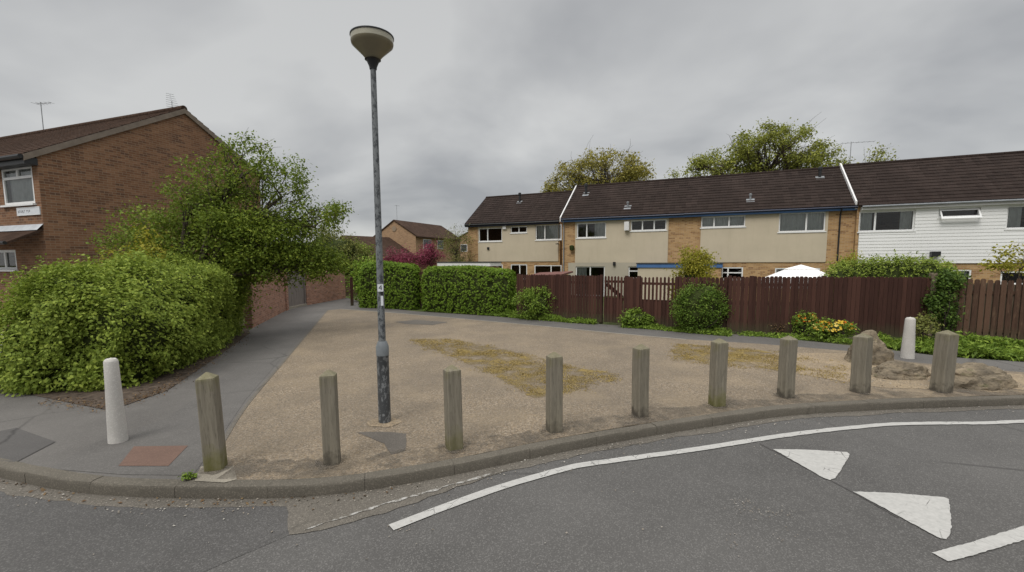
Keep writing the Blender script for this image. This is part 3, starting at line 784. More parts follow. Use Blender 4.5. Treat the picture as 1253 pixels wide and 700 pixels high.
# ---------------------------------------------------------------- building kit
def grid_panel(mb, x0, x1, z0, z1, y, holes, mi=0, board=0, depth=.12, rev=None):
    """wall skin at y with holes and their reveals; board > 0 gives lapped boards"""
    xs = sorted({x0, x1, *[min(max(h[i], x0), x1) for h in holes for i in (0, 1)]})
    zs = {z0, z1, *[min(max(h[i], z0), z1) for h in holes for i in (2, 3)]}
    if board: zs |= set(np.arange(z0, z1, board).round(4))
    zs = sorted(zs)
    for i in range(len(xs) - 1):
        for j in range(len(zs) - 1):
            cx, cz = (xs[i]+xs[i+1])/2, (zs[j]+zs[j+1])/2
            if xs[i+1]-xs[i] < 1e-4 or zs[j+1]-zs[j] < 1e-4: continue
            if any(h[0] < cx < h[1] and h[2] < cz < h[3] for h in holes): continue
            if board:
                k0 = (zs[j]-z0)/board % 1.0; k1 = k0 + (zs[j+1]-zs[j])/board
                if k0 > .999: k1 -= k0; k0 = 0
                ya, yb = y - .014*(1-k0), y - .014*(1-min(k1, 1))
                mb.quad((xs[i], ya, zs[j]), (xs[i+1], ya, zs[j]), (xs[i+1], yb, zs[j+1]), (xs[i], yb, zs[j+1]), mi)
                if k0 < .01: mb.quad((xs[i], y, zs[j]), (xs[i+1], y, zs[j]), (xs[i+1], ya, zs[j]), (xs[i], ya, zs[j]), mi)
            else:
                mb.quad((xs[i], y, zs[j]), (xs[i+1], y, zs[j]), (xs[i+1], y, zs[j+1]), (xs[i], y, zs[j+1]), mi)
    for (a, b, c, d) in holes:
        a, b, c, d = max(a, x0), min(b, x1), max(c, z0), min(d, z1)
        if b <= a or d <= c: continue
        e = y + depth
        mb.quad((a, y, c), (a, e, c), (b, e, c), (b, y, c), mi); mb.quad((a, y, d), (b, y, d), (b, e, d), (a, e, d), mi)
        mb.quad((a, y, c), (a, y, d), (a, e, d), (a, e, c), mi); mb.quad((b, y, c), (b, e, c), (b, e, d), (b, y, d), mi)

def window(root, x0, x1, z0, z1, y, splits=(), transom=None, curtain='both', sill=True, fw=.06, mat='upvc', name='window', top_split=False):
    mb = MB(); ya, yb = y - .02, y + .05
    mb.box(x0, x0+fw, ya, yb, z0, z1); mb.box(x1-fw, x1, ya, yb, z0, z1)
    mb.box(x0+fw, x1-fw, ya, yb, z0, z0+fw); mb.box(x0+fw, x1-fw, ya, yb, z1-fw, z1)
    for s_ in splits:
        xm = x0 + (x1-x0)*s_; mb.box(xm-fw*.6, xm+fw*.6, ya-.002, yb+.002, (z0 + (z1-z0)*transom if transom and top_split else z0+fw), z1-fw)
    if transom is not None:
        zm = z0 + (z1-z0)*transom; mb.box(x0+fw, x1-fw, ya+.003, yb-.003, zm-fw*.5, zm+fw*.5)
    w = mb.build(name, M[mat], root)
    if sill:
        m2 = MB(); m2.box(x0-.05, x1+.05, y-.11, y+.01, z0-.055, z0-.003); m2.build('sill', M[mat], w)
    g = MB(); g.quad((x0+fw, y+.015, z0+fw), (x1-fw, y+.015, z0+fw), (x1-fw, y+.015, z1-fw), (x0+fw, y+.015, z1-fw))
    g.build('pane', M['glass'], w)
    W_ = x1 - x0 - 2*fw
    parts = {'both': [(0, .24), (.78, 1)], 'full': [(0, 1)], 'left': [(0, .35)], 'right': [(.6, 1)], 'none': []}[curtain]
    if parts:
        for a, b in parts:
            c = MB(); k = max(4, int((b-a)*W_/.045))
            xs = np.linspace(x0+fw+a*W_, x0+fw+b*W_, k); ys = [y + .12 + .025*math.sin(i*1.9) + .012*math.sin(i*.7) for i in range(k)]
            for i in range(k-1): c.quad((xs[i], ys[i], z0+.02), (xs[i+1], ys[i+1], z0+.02), (xs[i+1], ys[i+1], z1-.02), (xs[i], ys[i], z1-.02))
            c.build('curtain', M['curtain'], w)
    return w

def gable_roof(root, L, D, ze, zr, mat, over=.25, xo0=0, xo1=0, name='roof', ridge=True, rise=None):
    """ridge along x at y = D/2 ; courses of tiles with a real lip"""
    mb = MB(); rn = D/2; k = (zr - ze)/rn; lip = .022
    sl = math.hypot(rn + over, (rn + over)*k); rows = int(sl/.3)
    for side in (0, 1):
        def pt(x, s_, up):
            y = -over + s_*(rn+over); z = ze + (y)*k
            yy = y - up*k/math.hypot(1, k); zz = z + up/math.hypot(1, k)
            return (x, yy, zz) if side == 0 else (x, D - yy, zz)
        x0, x1 = -xo0, L + xo1
        for r in range(rows):
            a, b = r/rows, (r+1)/rows
            q = [pt(x0, a, .06+lip), pt(x1, a, .06+lip), pt(x1, b, .06), pt(x0, b, .06)]
            e = [pt(x0, a, .06 if r else 0), pt(x1, a, .06 if r else 0), q[1], q[0]]
            if side: q = q[::-1]; e = e[::-1]
            mb.quad(*q); mb.quad(*e)
        u = [pt(x0, 0, 0), pt(x0, 1, 0), pt(x1, 1, 0), pt(x1, 0, 0)]
        mb.quad(*(u if side == 0 else u[::-1]))
        for x in (x0, x1):
            q = [pt(x, 0, 0), pt(x, 1, 0), pt(x, 1, .06), pt(x, 0, .06+lip)]
            mb.quad(*q)
    o = mb.build(name, mat, root, uv=True)
    if ridge:
        m2 = MB(); zt = ze + rn*k + .05; nseg = max(2, int((L + xo0 + xo1)/.45))
        xs = np.linspace(-xo0, L + xo1, nseg + 1)
        for i in range(nseg): m2.tube([(xs[i]+.006, rn, zt), (xs[i+1]-.006, rn, zt)], .1, 10)
        m2.build('ridge_tiles', mat, o, uv=True)
    return o

def shell(root, L, D, ze, zr, mat, holes, mi=0, name='wall'):
    """hollow brick box: front skin with holes, sides with gables, back"""
    mb = MB(); grid_panel(mb, 0, L, 0, ze, 0, holes)
    mb.quad((L, D, 0), (0, D, 0), (0, D, ze), (L, D, ze))
    for x in (0, L):
        mb.add([(x, 0, 0), (x, D, 0), (x, D, ze), (x, D/2, zr), (x, 0, ze)], [(0, 4, 3, 2, 1) if x == 0 else (0, 1, 2, 3, 4)])
    mb.quad((0, 0, .02), (L, 0, .02), (L, D, .02), (0, D, .02))
    return mb.build(name, mat, root, uv=True)

U3 = np.array([math.cos(AL), -math.sin(AL), 0]); N3 = np.array([math.sin(AL), math.cos(AL), 0])
class Frame:
    """a house front standing on the estate grid; px() surveys a point of its front plane in local x, z"""
    def __init__(self, u0, n0, a=AL, z0=0.1):
        self.a = a; self.U = np.array([math.cos(a), -math.sin(a), 0]); self.N = np.array([math.sin(a), math.cos(a), 0])
        self.o = self.U*u0 + self.N*n0; self.o[2] = z0
    def px(self, x, y, off=0):
        d = ray(x, y); t = ((self.o - EYE)@self.N + off) / (d@self.N); p = EYE + d*t - self.o
        return float(p@self.U), float(p[2])
    def rect(self, x0, y0, x1, y1):
        ym = (y0+y1)/2; xm = (x0+x1)/2
        return (self.px(x0, ym)[0], self.px(x1, ym)[0], self.px(xm, y1)[1], self.px(xm, y0)[1])
    def loc(self, p): q = np.array(p) - self.o; return (float(q@self.U), float(q@self.N), float(q[2]))

def roof_hit(fr, D, ze, zr, px, py):
    """sight line onto the front roof slope"""
    k = (zr - ze)/(D/2); n = -fr.N*k + np.array((0, 0, 1.)); p0 = fr.o + np.array((0, 0, ze))
    d = ray(px, py); t = ((p0 - EYE)@n)/(d@n); return fr.loc(EYE + d*t)

def flue(root, p, h=.45, r=.06, mat='black', plate=True):
    mb = MB(); x, y, z = p
    mb.lathe([(r, -.15), (r, h*.7), (r*1.5, h*.72), (r*1.5, h*.95), (r*.8, h)], 10, 0, (x, y, z)); f = mb.build('flue', M[mat], root)
    if plate:
        m2 = MB(); m2.add([(x-.2, y-.22, z-.06), (x+.2, y-.22, z-.06), (x+.2, y+.2, z+.22), (x-.2, y+.2, z+.22), (x-.2, y-.22, z-.1), (x+.2, y-.22, z-.1), (x+.2, y+.2, z+.18), (x-.2, y+.2, z+.18)],
                [(0, 1, 2, 3), (4, 7, 6, 5), (0, 4, 5, 1), (1, 5, 6, 2), (2, 6, 7, 3), (3, 7, 4, 0)])
        m2.build('flashing', M['lead'], f)

def aerial(root, p, h, az, n=6, L=.9, tilt=0.):
    mb = MB(); x, y, z = p; ca, sa = math.cos(az), math.sin(az)
    mb.tube([(x, y, z-.2), (x, y, z+h)], .018, 6)
    a = (x - ca*L*.3, y - sa*L*.3, z + h - .06 - tilt*L*.3); b = (x + ca*L*.7, y + sa*L*.7, z + h - .06 + tilt*L*.7)
    mb.tube([a, b], .012, 5)
    for i in range(n):
        t = i/(n-1); q = [a[k]*(1-t) + b[k]*t for k in range(3)]; w = .2 - .08*t
        mb.tube([(q[0] + sa*w, q[1] - ca*w, q[2]), (q[0] - sa*w, q[1] + ca*w, q[2])], .007, 4)
    mb.build('tv_aerial', M['galv'], root)

def eaves(root, L, ze, mat, over=.25, x0=0, x1=None, gmat='black', k=.69, gutter=True):
    x1 = L if x1 is None else x1; zf = ze - over*k
    mb = MB(); mb.box(x0, x1, -over+.012, -over+.035, zf-.17, zf+.02); f = mb.build('fascia', M[mat], root)
    m3 = MB(); m3.box(x0, x1, -over+.037, .0, zf-.168, zf-.15); m3.build('soffit', M[mat], root)
    if gutter:
        m2 = MB(); m2.tube([(x0, -over-.05, zf-.02), (x1, -over-.05, zf-.03)], .05, 8); m2.build('gutter', M[gmat], root)
    return zf

ROW = 'houses of the terrace behind the brown fence'
# --- house at the far end of the row
D_ = 6.46
fa = Frame(-16.64, 29.23); LA = 7.17; zeA, zrA = 5.03, 7.21
ra = thing('terraced_house', 'cream and buff brick terrace house at the low left end of the row', 'house', tuple(fa.o), -AL, ROW)
hA = [fa.rect(*p) for p in [(586, 279, 614.5, 295.5), (625, 277, 645, 285), (655.5, 275, 687, 293.5), (601, 323.5, 615, 341), (625, 323.5, 645, 341), (654, 324.5, 687, 341)]]
xp0, xp1 = fa.px(585.3, 300)[0], min(fa.px(687.4, 295)[0], LA - .1); zb = fa.px(640, 320)[1]
shell(ra, LA, D_, zeA, zrA, M['brick_buff'], hA)
mb = MB(); grid_panel(mb, xp0, xp1, zb, zeA-.17, -.045, [h for h in hA if h[2] > zb]); mb.quad((xp0, 0, zb), (xp1, 0, zb), (xp1, -.045, zb), (xp0, -.045, zb)); mb.quad((xp0, 0, zb), (xp0, -.045, zb), (xp0, -.045, zeA-.17), (xp0, 0, zeA-.17)); mb.quad((xp1, -.045, zb), (xp1, 0, zb), (xp1, 0, zeA-.17), (xp1, -.045, zeA-.17))
mb.build('render_panel', M['render'], ra)
for h, (sp, cu) in zip(hA, [((.38,), 'none'), ((.5,), 'none'), ((.36,), 'full'), ((.5,), 'none'), ((.55,), 'none'), ((.62,), 'none')]):
    window(ra, *h, .03, sp, None, cu)
gable_roof(ra, LA, D_, zeA, zrA, M['tile'], xo0=.12)
eaves(ra, LA, zeA, 'navy', x0=-.12)
mb = MB()
kA = (zrA-zeA)/(D_/2)
for (y0, y1) in ((-.25, D_/2), (D_+.25, D_/2)):
    z0_, z1_ = zeA + (-.25)*kA, zrA
    mb.add([(-.145, y0, z0_-.15), (-.145, y1, z1_-.12), (-.145, y1, z1_+.09), (-.145, y0, z0_+.09), (-.121, y0, z0_-.15), (-.121, y1, z1_-.12), (-.121, y1, z1_+.09), (-.121, y0, z0_+.09)], [(0, 1, 2, 3), (4, 7, 6, 5), (0, 4, 5, 1), (1, 5, 6, 2), (2, 6, 7, 3), (3, 7, 4, 0)])
mb.build('bargeboard', M['navy'], ra)
flue(ra, roof_hit(fa, D_, zeA, zrA, 636, 248), .75, .075); 
mb = MB(); x, z = fa.px(618, 278); mb.box(x-.13, x+.13, -.16, -.05, z-.15, z+.2); mb.build('alarm_box', M['white'], ra)
mb = MB(); x, z = fa.px(598, 304); mb.box(x-.08, x+.08, -.12, -.05, z-.09, z+.09); mb.build('vent', M['black'], ra)
mb = MB(); x, z = fa.px(684, 299); mb.tube([(x, 0, z), (x, -.35, z+.05)], .025, 6); mb.lathe([(.02, -.02), (.12, .0), (.14, .03)], 12, 0, (x, -.4, z)); mb.build('outside_light', M['black'], ra)

# --- the two cream houses with the blue fascia
zeB, zrB, DB = 4.9, 7.14, 6.46
fb = Frame(-8.55, 26.85); LB = 14.89
xm = fb.px(837, 290)[0]
def cream_house(label, x_a, x_b, holes, wins, panels, extra):
    off = fb.U*x_a; o = fb.o + off
    t = thing('terraced_house', label, 'house', tuple(o), -AL, ROW)
    sh = lambda h: (h[0]-x_a, h[1]-x_a, h[2], h[3])
    hs = [sh(h) for h in holes]; L = x_b - x_a
    shell(t, L, DB, zeB, zrB, M['brick_buff'], hs)
    for (p0, p1, z0, z1, mat, nm) in panels:
        p0 -= x_a; p1 -= x_a; mb = MB(); y = -.045
        grid_panel(mb, p0, p1, z0, z1, y, [h for h in hs if h[0] < p1 and h[1] > p0 and h[2] < z1 and h[3] > z0])
        mb.quad((p0, 0, z0), (p1, 0, z0), (p1, y, z0), (p0, y, z0)); mb.quad((p0, 0, z0), (p0, y, z0), (p0, y, z1), (p0, 0, z1)); mb.quad((p1, y, z0), (p1, 0, z0), (p1, 0, z1), (p1, y, z1))
        mb.build(nm, M[mat], t)
    for h, (sp, tr, cu) in zip(hs, wins): window(t, *h, .03, sp, tr, cu)
    gable_roof(t, L, DB, zeB, zrB, M['tile'])
    eaves(t, L, zeB, 'blue', gmat='navy')
    return t
zpb = fb.px(900, 321)[1]; ztop = zeB - .17
hB1 = [fb.rect(*p) for p in [(706, 272.5, 741.7, 291), (772, 269, 815.6, 282.2), (704.5, 326, 740, 362), (769, 326, 790, 341)]]
pB1 = [(fb.px(704, 300)[0], fb.px(817.5, 295)[0], zpb, ztop, 'render', 'render_panel'), (fb.px(695.5, 330)[0], fb.px(817.5, 330)[0], .05, zpb-.003, 'render2', 'ground_floor_render')]
hb1 = cream_house('cream terrace house with blue fascia, left one of two, patio door below', 0, xm, hB1, [((.34,), None, 'right'), ((.33, .66), None, 'none'), ((.5,), None, 'left'), ((), .62, 'none')], pB1, None)
hB2 = [fb.rect(*p) for p in [(858, 264.5, 912, 278), (953, 260, 1010, 283.5), (883, 327, 909, 342), (948, 328, 1003, 348)]]
pB2 = [(fb.px(857, 295)[0], fb.px(1010.5, 290)[0]+.05, zpb, ztop, 'render', 'render_panel')]
hb2 = cream_house('cream terrace house with blue fascia and wide right brick pier, beside the white house', xm, LB, hB2, [((.3, .64), None, 'full'), ((.6,), None, 'full'), ((.3,), .55, 'none'), ((.42,), None, 'full')], pB2, None)
def verge(root, x, D, ze, zr, w=.07, hi=.13):
    mb = MB(); k = (zr-ze)/(D/2)
    for s_ in (0, 1):
        y0, y1 = (-.27, D/2) if s_ == 0 else (D+.27, D/2)
        za, zb_ = ze - .27*k, zr
        v = [(x-w/2, y0, za-.12), (x+w/2, y0, za-.12), (x+w/2, y1, zb_+.0), (x-w/2, y1, zb_+.0), (x-w/2, y0, za+hi), (x+w/2, y0, za+hi), (x+w/2, y1, zb_+hi+.03), (x-w/2, y1, zb_+hi+.03)]
        mb.add(v, [(0, 3, 2, 1), (4, 5, 6, 7), (0, 1, 5, 4), (1, 2, 6, 5), (2, 3, 7, 6), (3, 0, 4, 7)])
    mb.build('verge_board', M['white'], root)
verge(hb1, -.055, DB, zeB, zrB); verge(hb2, LB - xm - .06, DB, zeB, zrB, hi=.26)
lb = lambda p, o: (p[0]-o, p[1], p[2])
flue(hb1, roof_hit(fb, DB, zeB, zrB, 717, 239), .75, .075); flue(hb1, roof_hit(fb, DB, zeB, zrB, 768, 255), .4, .05, 'lead')
flue(hb2, lb(roof_hit(fb, DB, zeB, zrB, 918, 246), xm), .4, .05, 'lead'); flue(hb2, lb(roof_hit(fb, DB, zeB, zrB, 1003, 218), xm), .6, .075)
mb = MB(); x, z = fb.px(768, 277); mb.box(x-.15, x+.12, -.3, -.05, z-.25, z+.25); mb.build('boiler_vent', M['white'], hb1)
mb = MB(); x, z = fb.px(752, 323); mb.box(x-.07, x+.07, -.16, -.048, z-.1, z+.12); mb.build('outside_light', M['black'], hb1)
for rt, x_, mt in ((hb1, .12, 'lead'), (hb2, fb.px(1026, 290)[0] - xm, 'black')):
    mb = MB(); mb.tube([(x_, -.3, zeB-.24), (x_, -.1, zeB-.5), (x_, -.07, zeB-.7), (x_, -.07, .1)], .036, 8); mb.build('downpipe', M[mt], rt)
mb = MB(); x, z = fb.px(700.5, 303); mb.lathe([(.02, -.03), (.13, .0), (.15, .25), (.05, .3)], 10, 0, (x, -.16, z-.15)); mb.build('hanging_basket', M['core'], hb1)

# flat roofed store between the two cream houses
x0, x1 = fb.px(779, 326, -1.3)[0], fb.px(884, 330, -1.3)[0]; so = fb.o + fb.U*x0 - fb.N*1.32
st = thing('garden_store', 'low flat roofed cream store with blue fascia against the cream houses', 'outbuilding', tuple(so), -AL)
Ls = x1 - x0; zs_ = fb.px(800, 323, -1.3)[1]
mb = MB(); mb.box(.06, Ls*.84, .06, 1.27, 0, zs_-.16); mb.build('wall', M['render'], st)
mb = MB(); mb.box(Ls*.84+.003, Ls-.05, .06, 1.27, 0, zs_-.16); mb.build('brick_pier', M['brick_buff'], st, uv=True)
mb = MB(); mb.box(0, Ls, 0, 1.26, zs_-.2, zs_-.005); mb.build('fascia', M['blue'], st)
mb = MB(); mb.box(-.03, Ls+.03, -.03, 1.26, zs_, zs_+.06); mb.build('roof', M['felt'], st)

# --- white boarded house
fc = Frame(6.34, 26.6); LC = 15.5; zeC, zrC, DC = 4.86, 7.17, 6.46
rc = thing('terraced_house', 'white boarded terrace house at the right end of the row', 'house', tuple(fc.o), -AL, ROW)
hC = [fc.rect(*p) for p in [(1051, 258, 1119, 283), (1148, 255, 1199, 265.5), (1159, 330, 1188, 348)]]
q = fc.rect(1231, 251.5, 1262, 280); hC.append((q[0], q[0]+2.1, q[2], q[3])); q = fc.rect(1224, 332, 1262, 348); hC.append((q[0], q[0]+2.0, q[2], q[3]))
hC.append((12.2, 14., hC[0][2], hC[0][3]))
shell(rc, LC, DC, zeC, zrC, M['brick_buff'], hC)
zc = fc.px(1150, 322)[1]
mb = MB(); xc0 = .12; grid_panel(mb, xc0, LC, zc, zeC-.17, -.05, [h for h in hC if h[2] > zc], board=.15)
mb.quad((xc0, 0, zc), (xc0, -.07, zc), (xc0, -.07, zeC-.17), (xc0, 0, zeC-.17)); mb.quad((xc0, 0, zc), (LC, 0, zc), (LC, -.07, zc), (xc0, -.07, zc))
mb.build('cladding', M['clad'], rc)
for h, (sp, tr, cu) in zip(hC, [((.3,), None, 'both'), ((), None, 'none'), ((), None, 'full'), ((.45,), None, 'both'), ((.5,), None, 'none'), ((.5,), None, 'both')]):
    window(rc, *h, .03, sp, tr, cu)
h = hC[1]; mb = MB()                            # the top hung sash pushed open
a, b, zt, zl = h[0]+.03, h[1]-.03, h[3]-.03, h[2]+.04
for (xa, xb, s0_, s1_) in ((a, b, 0, .07), (a, b, .36, .45), (a, a+.06, .07, .36), (b-.06, b, .07, .36)):
    f = lambda s: (-.03 - s*.62, zt - s*.95)
    (ya, za), (yb, zb2) = f(s0_), f(s1_)
    mb.add([(xa, ya, za), (xb, ya, za), (xb, yb, zb2), (xa, yb, zb2), (xa, ya+.04, za+.02), (xb, ya+.04, za+.02), (xb, yb+.04, zb2+.02), (xa, yb+.04, zb2+.02)], [(0, 3, 2, 1), (4, 5, 6, 7), (0, 1, 5, 4), (1, 2, 6, 5), (2, 3, 7, 6), (3, 0, 4, 7)])
mb.build('open_sash', M['upvc'], rc)
gable_roof(rc, LC, DC, zeC, zrC, M['tile'])
eaves(rc, LC, zeC, 'white', gmat='lead', x0=.12)
mb = MB(); x, z = fc.px(1140, 311); mb.box(x-.1, x+.22, -.3, -.07, z-.1, z+.12); mb.tube([(x, -.05, z-.05), (x-.1, -.3, z-.16)], .05, 8); mb.build('floodlight', M['black'], rc)
p = roof_hit(fc, DC, zeC, zrC, 1040, 206); aerial(rc, (.3, DC/2, zrC+.05), 1.25, R(8), 7, 1.5)

# --- brown brick house at the left, end on to the footpath
aL = AL - .08; K_ = 1.17
fl = Frame(-14.76*K_, 6.67*K_, aL, .1)          # its near right corner
zeL, zrL, hD = 2.3 + 2.7*K_ - .1, 2.3 + 4.94*K_ - .24, 3.69*K_; DL = 2*hD - 1.2; LL = 12.0
lo = fl.o - fl.U*LL
rl = thing('brick_house', 'brown brick house with tiled roof at the left behind the tall hedge', 'house', tuple(lo), -aL)
X = lambda r: (r[0]+LL, r[1]+LL, r[2], r[3])
w1 = X(fl.rect(3, 204, 41, 250.5)); w2 = X(fl.rect(-8, 306, 20, 330)); wl3 = (1.2, 2.6, w1[2], w1[3])
mb = MB(); grid_panel(mb, 0, LL, 0, zeL, 0, [w1, w2, wl3])
kL = (zrL-zeL)/hD; zbk = zrL - (DL-hD)*kL
mb.quad((LL, DL, 0), (0, DL, 0), (0, DL, zbk), (LL, DL, zbk))
for x in (0, LL): mb.add([(x, 0, 0), (x, DL, 0), (x, DL, zbk), (x, hD, zrL), (x, 0, zeL)], [(0, 4, 3, 2, 1) if x == 0 else (0, 1, 2, 3, 4)])
mb.build('wall', M['brick_red'], rl, uv=True)
window(rl, *w1, .03, (.5,), .72, 'full', fw=.075, top_split=True); window(rl, *w2, .03, (.5,), None, 'none', fw=.075); window(rl, *wl3, .03, (.5,), .74, 'both', fw=.075)
mb = MB(); rows = 15                             # roof slopes of unequal length
for side, (ya, za, yb, zb_) in enumerate([(-.3, zeL-.3*kL, hD, zrL), (DL+.25, zbk-.25*kL, hD, zrL)]):
    n_ = rows
    for r in range(n_):
        a, b = r/n_, (r+1)/n_
        pa = (ya + (yb-ya)*a, za + (zb_-za)*a); pb = (ya + (yb-ya)*b, za + (zb_-za)*b)
        q = [(-.2, pa[0], pa[1]+.1), (LL+.06, pa[0], pa[1]+.1), (LL+.06, pb[0], pb[1]+.075), (-.2, pb[0], pb[1]+.075)]
        e = [(-.2, pa[0], pa[1]+(.07 if r else 0)), (LL+.06, pa[0], pa[1]+(.07 if r else 0)), q[1], q[0]]
        mb.quad(*(q if not side else q[::-1])); mb.quad(*(e if not side else e[::-1]))
    mb.quad((-.2, ya, za), (-.2, yb, zb_), (LL+.06, yb, zb_), (LL+.06, ya, za))
rf = mb.build('roof', M['tile2'], rl, uv=True)
mb = MB()
for i in range(26): mb.tube([(-.2+i*.471, hD, zrL+.06), (-.2+(i+1)*.471-.01, hD, zrL+.06)], .12, 10)
mb.build('ridge_tiles', M['tile2'], rf, uv=True)
mb = MB()                                        # pale verge bedding along the gable
for (ya, za, yb, zb_) in [(-.3, zeL-.3*kL, hD, zrL), (DL+.25, zbk-.25*kL, hD, zrL)]:
    v = [(LL+.003, ya, za-.11), (LL+.07, ya, za-.11), (LL+.07, yb, zb_-.11), (LL+.003, yb, zb_-.11), (LL+.003, ya, za+.07), (LL+.07, ya, za+.07), (LL+.07, yb, zb_+.07), (LL+.003, yb, zb_+.07)]
    mb.add(v, [(0, 3, 2, 1), (4, 5, 6, 7), (0, 1, 5, 4), (1, 2, 6, 5), (2, 3, 7, 6), (3, 0, 4, 7)])
mb.build('verge', m_plain('verge_mortar', (.2, .165, .135), .9, .1, .15, 5), rl)
zf = zeL - .3*kL
mb = MB(); mb.box(-.2, LL+.04, -.29, -.0, zf-.19, zf-.0); mb.build('fascia', M['black'], rl)
mb = MB(); mb.tube([(-.2, -.36, zf), (LL+.05, -.36, zf)], .065, 8); mb.build('gutter', M['black'], rl)
xa_ = max(.4, fl.px(53, 157, hD)[0] + LL); print('AERIAL', xa_); aerial(rl, (xa_, hD, zrL), 1.35, R(10), 5, .8)
aerial(rl, (LL - .6, hD, zrL + .1), .3, R(150), 7, 1.0, .75)
sr_ = X(fl.rect(22, 253.5, 50, 263.5)); mb = MB(); mb.box(sr_[0], sr_[1], -.03, -.003, sr_[2], sr_[3]); sg = mb.build('name_plate', M['sign_white'], rl)
mb = MB(); mb.box(sr_[0], sr_[1], -.034, -.031, sr_[2], sr_[2]+.02); mb.box(sr_[0], sr_[1], -.034, -.031, sr_[3]-.02, sr_[3]); mb.build('sign_border', M['upvc'], sg)
mb = MB(); zc0, zc1 = sr_[2] + (sr_[3]-sr_[2])*.36, sr_[2] + (sr_[3]-sr_[2])*.64; x = sr_[0] + .08
for k in range(10):                              # lettering too small to read in the photograph
    wd = random.uniform(.03, .05)
    if k != 6: 
        mb.box(x, x + .008, -.033, -.0305, zc0, zc1); mb.box(x+.01, x + wd, -.033, -.0305, zc1-.01 if k % 2 else zc0, zc1 if k % 2 else zc0+.01)
        if k % 3 == 0: mb.box(x+wd-.008, x+wd, -.033, -.0305, zc0+.012, zc1-.012)
    x += wd + .02
mb.build('lettering', M['ink'], sg)
c_r, c_z = fl.px(53, 279)[0] + LL, fl.px(40, 280)[1]
mb = MB(); xa, xb = c_r - 3.2, c_r; cd, cdz = .8, .42  # lean-to tiled canopy over the front door
mb.add([(xa, -.004, c_z), (xb, -.004, c_z), (xb, -cd, c_z-cdz), (xa, -cd, c_z-cdz), (xa, -.004, c_z-.07), (xb, -.004, c_z-.07), (xb, -cd, c_z-cdz-.07), (xa, -cd, c_z-cdz-.07)], [(3, 2, 1, 0), (4, 5, 6, 7), (0, 1, 5, 4), (1, 2, 6, 5), (2, 3, 7, 6), (3, 0, 4, 7)])
cp = mb.build('porch_canopy', M['tile2'], rl, uv=True)
mb = MB(); mb.add([(xa, -.16, c_z-.055), (xb+.03, -.16, c_z-.055), (xb+.03, -.004, c_z+.13), (xa, -.004, c_z+.13)], [(0, 1, 2, 3)]); mb.build('flashing', M['lead_pale'], cp)
mb = MB(); mb.tube([(xa, -cd-.05, c_z-cdz-.03), (xb+.03, -cd-.05, c_z-cdz-.03)], .05, 8); mb.build('canopy_gutter', M['black'], cp)

# --- garden walls along the footpath with the grey door
def brick_run(name, label, A, B, h, th=.22, h2=None, group='old brick garden walls'):
    A = np.array(A[:2]); B = np.array(B[:2]); d = B - A; L = np.linalg.norm(d); a = math.atan2(d[1], d[0])
    t = thing(name, label, 'wall', (A[0], A[1], ZT), a, group); h2 = h2 or h
    mb = MB(); v = [(0, 0, -.1), (L, 0, -.1), (L, th, -.1), (0, th, -.1), (0, 0, h), (L, 0, h2), (L, th, h2), (0, th, h)]
    mb.add(v, [(0, 3, 2, 1), (4, 5, 6, 7), (0, 1, 5, 4), (1, 2, 6, 5), (2, 3, 7, 6), (3, 0, 4, 7)]); mb.build('brickwork', M['brick_wall'], t, uv=True)
    mb = MB(); n = int(L/.085)
    for i in range(n):
        x = i*L/n; z = h + (h2-h)*i/n; dz = random.uniform(-.01, .012)
        mb.box(x+.004, x+L/n-.004, -.012, th+.012, z+.002, z+.1+dz)
    mb.build('coping_bricks', M['brick_wall'], t, uv=True, bevel=.008)
    return t
wa, wb_, wc, wd, we = G(300, 406), G(352, 379), G(357, 375), G(376, 373.5), G(423, 364.8)
brick_run('brick_garden_wall', 'weathered red brick garden wall between the tree and the grey door', wb_ , wa, 1.62, h2=1.75) if False else None
brick_run('brick_garden_wall', 'weathered red brick garden wall between the tree and the grey door', wa + (wb_-wa)*.13, wb_, 1.62)
brick_run('brick_garden_wall', 'red brick garden wall right of the grey door, ending at the footpath', wd, we, 1.55)
p_ = thing('brick_pier', 'square brick pier at the left jamb of the grey garden door', 'pier', (wb_[0], wb_[1], ZT), math.atan2((wb_-wa)[1], (wb_-wa)[0]))
mb = MB(); mb.box(-.42, .02, -.06, .3, -.1, 1.74); mb.build('brickwork', M['brick_wall'], p_, uv=True); mb = MB(); mb.box(-.45, .05, -.09, .33, 1.743, 1.81); mb.build('cap', M['edging'], p_, bevel=.01)
dd = (wd - wb_)[:2]; Ld = np.linalg.norm(dd); ang = math.atan2(dd[1], dd[0])
gd = thing('garden_door', 'tall grey boarded wooden door between two brick garden walls', 'door', (wb_[0], wb_[1], ZT), ang)
mb = MB(); nb = 7
for i in range(nb): mb.box(.1 + i*(Ld-.2)/nb+.004, .1 + (i+1)*(Ld-.2)/nb-.004, .1, .13, .1, 1.92 + .01*random.random())
mb.build('boards', M['gatewood'], gd)
mb = MB(); mb.box(0, .09, .04, .2, 0, 2.05); mb.box(Ld-.09, Ld, .04, .2, 0, 1.98); mb.build('posts', M['gatewood'], gd)
mb = MB(); mb.box(.05, Ld-.05, -.02, .3, -.05, .09); mb.build('step', M['edging'], gd)

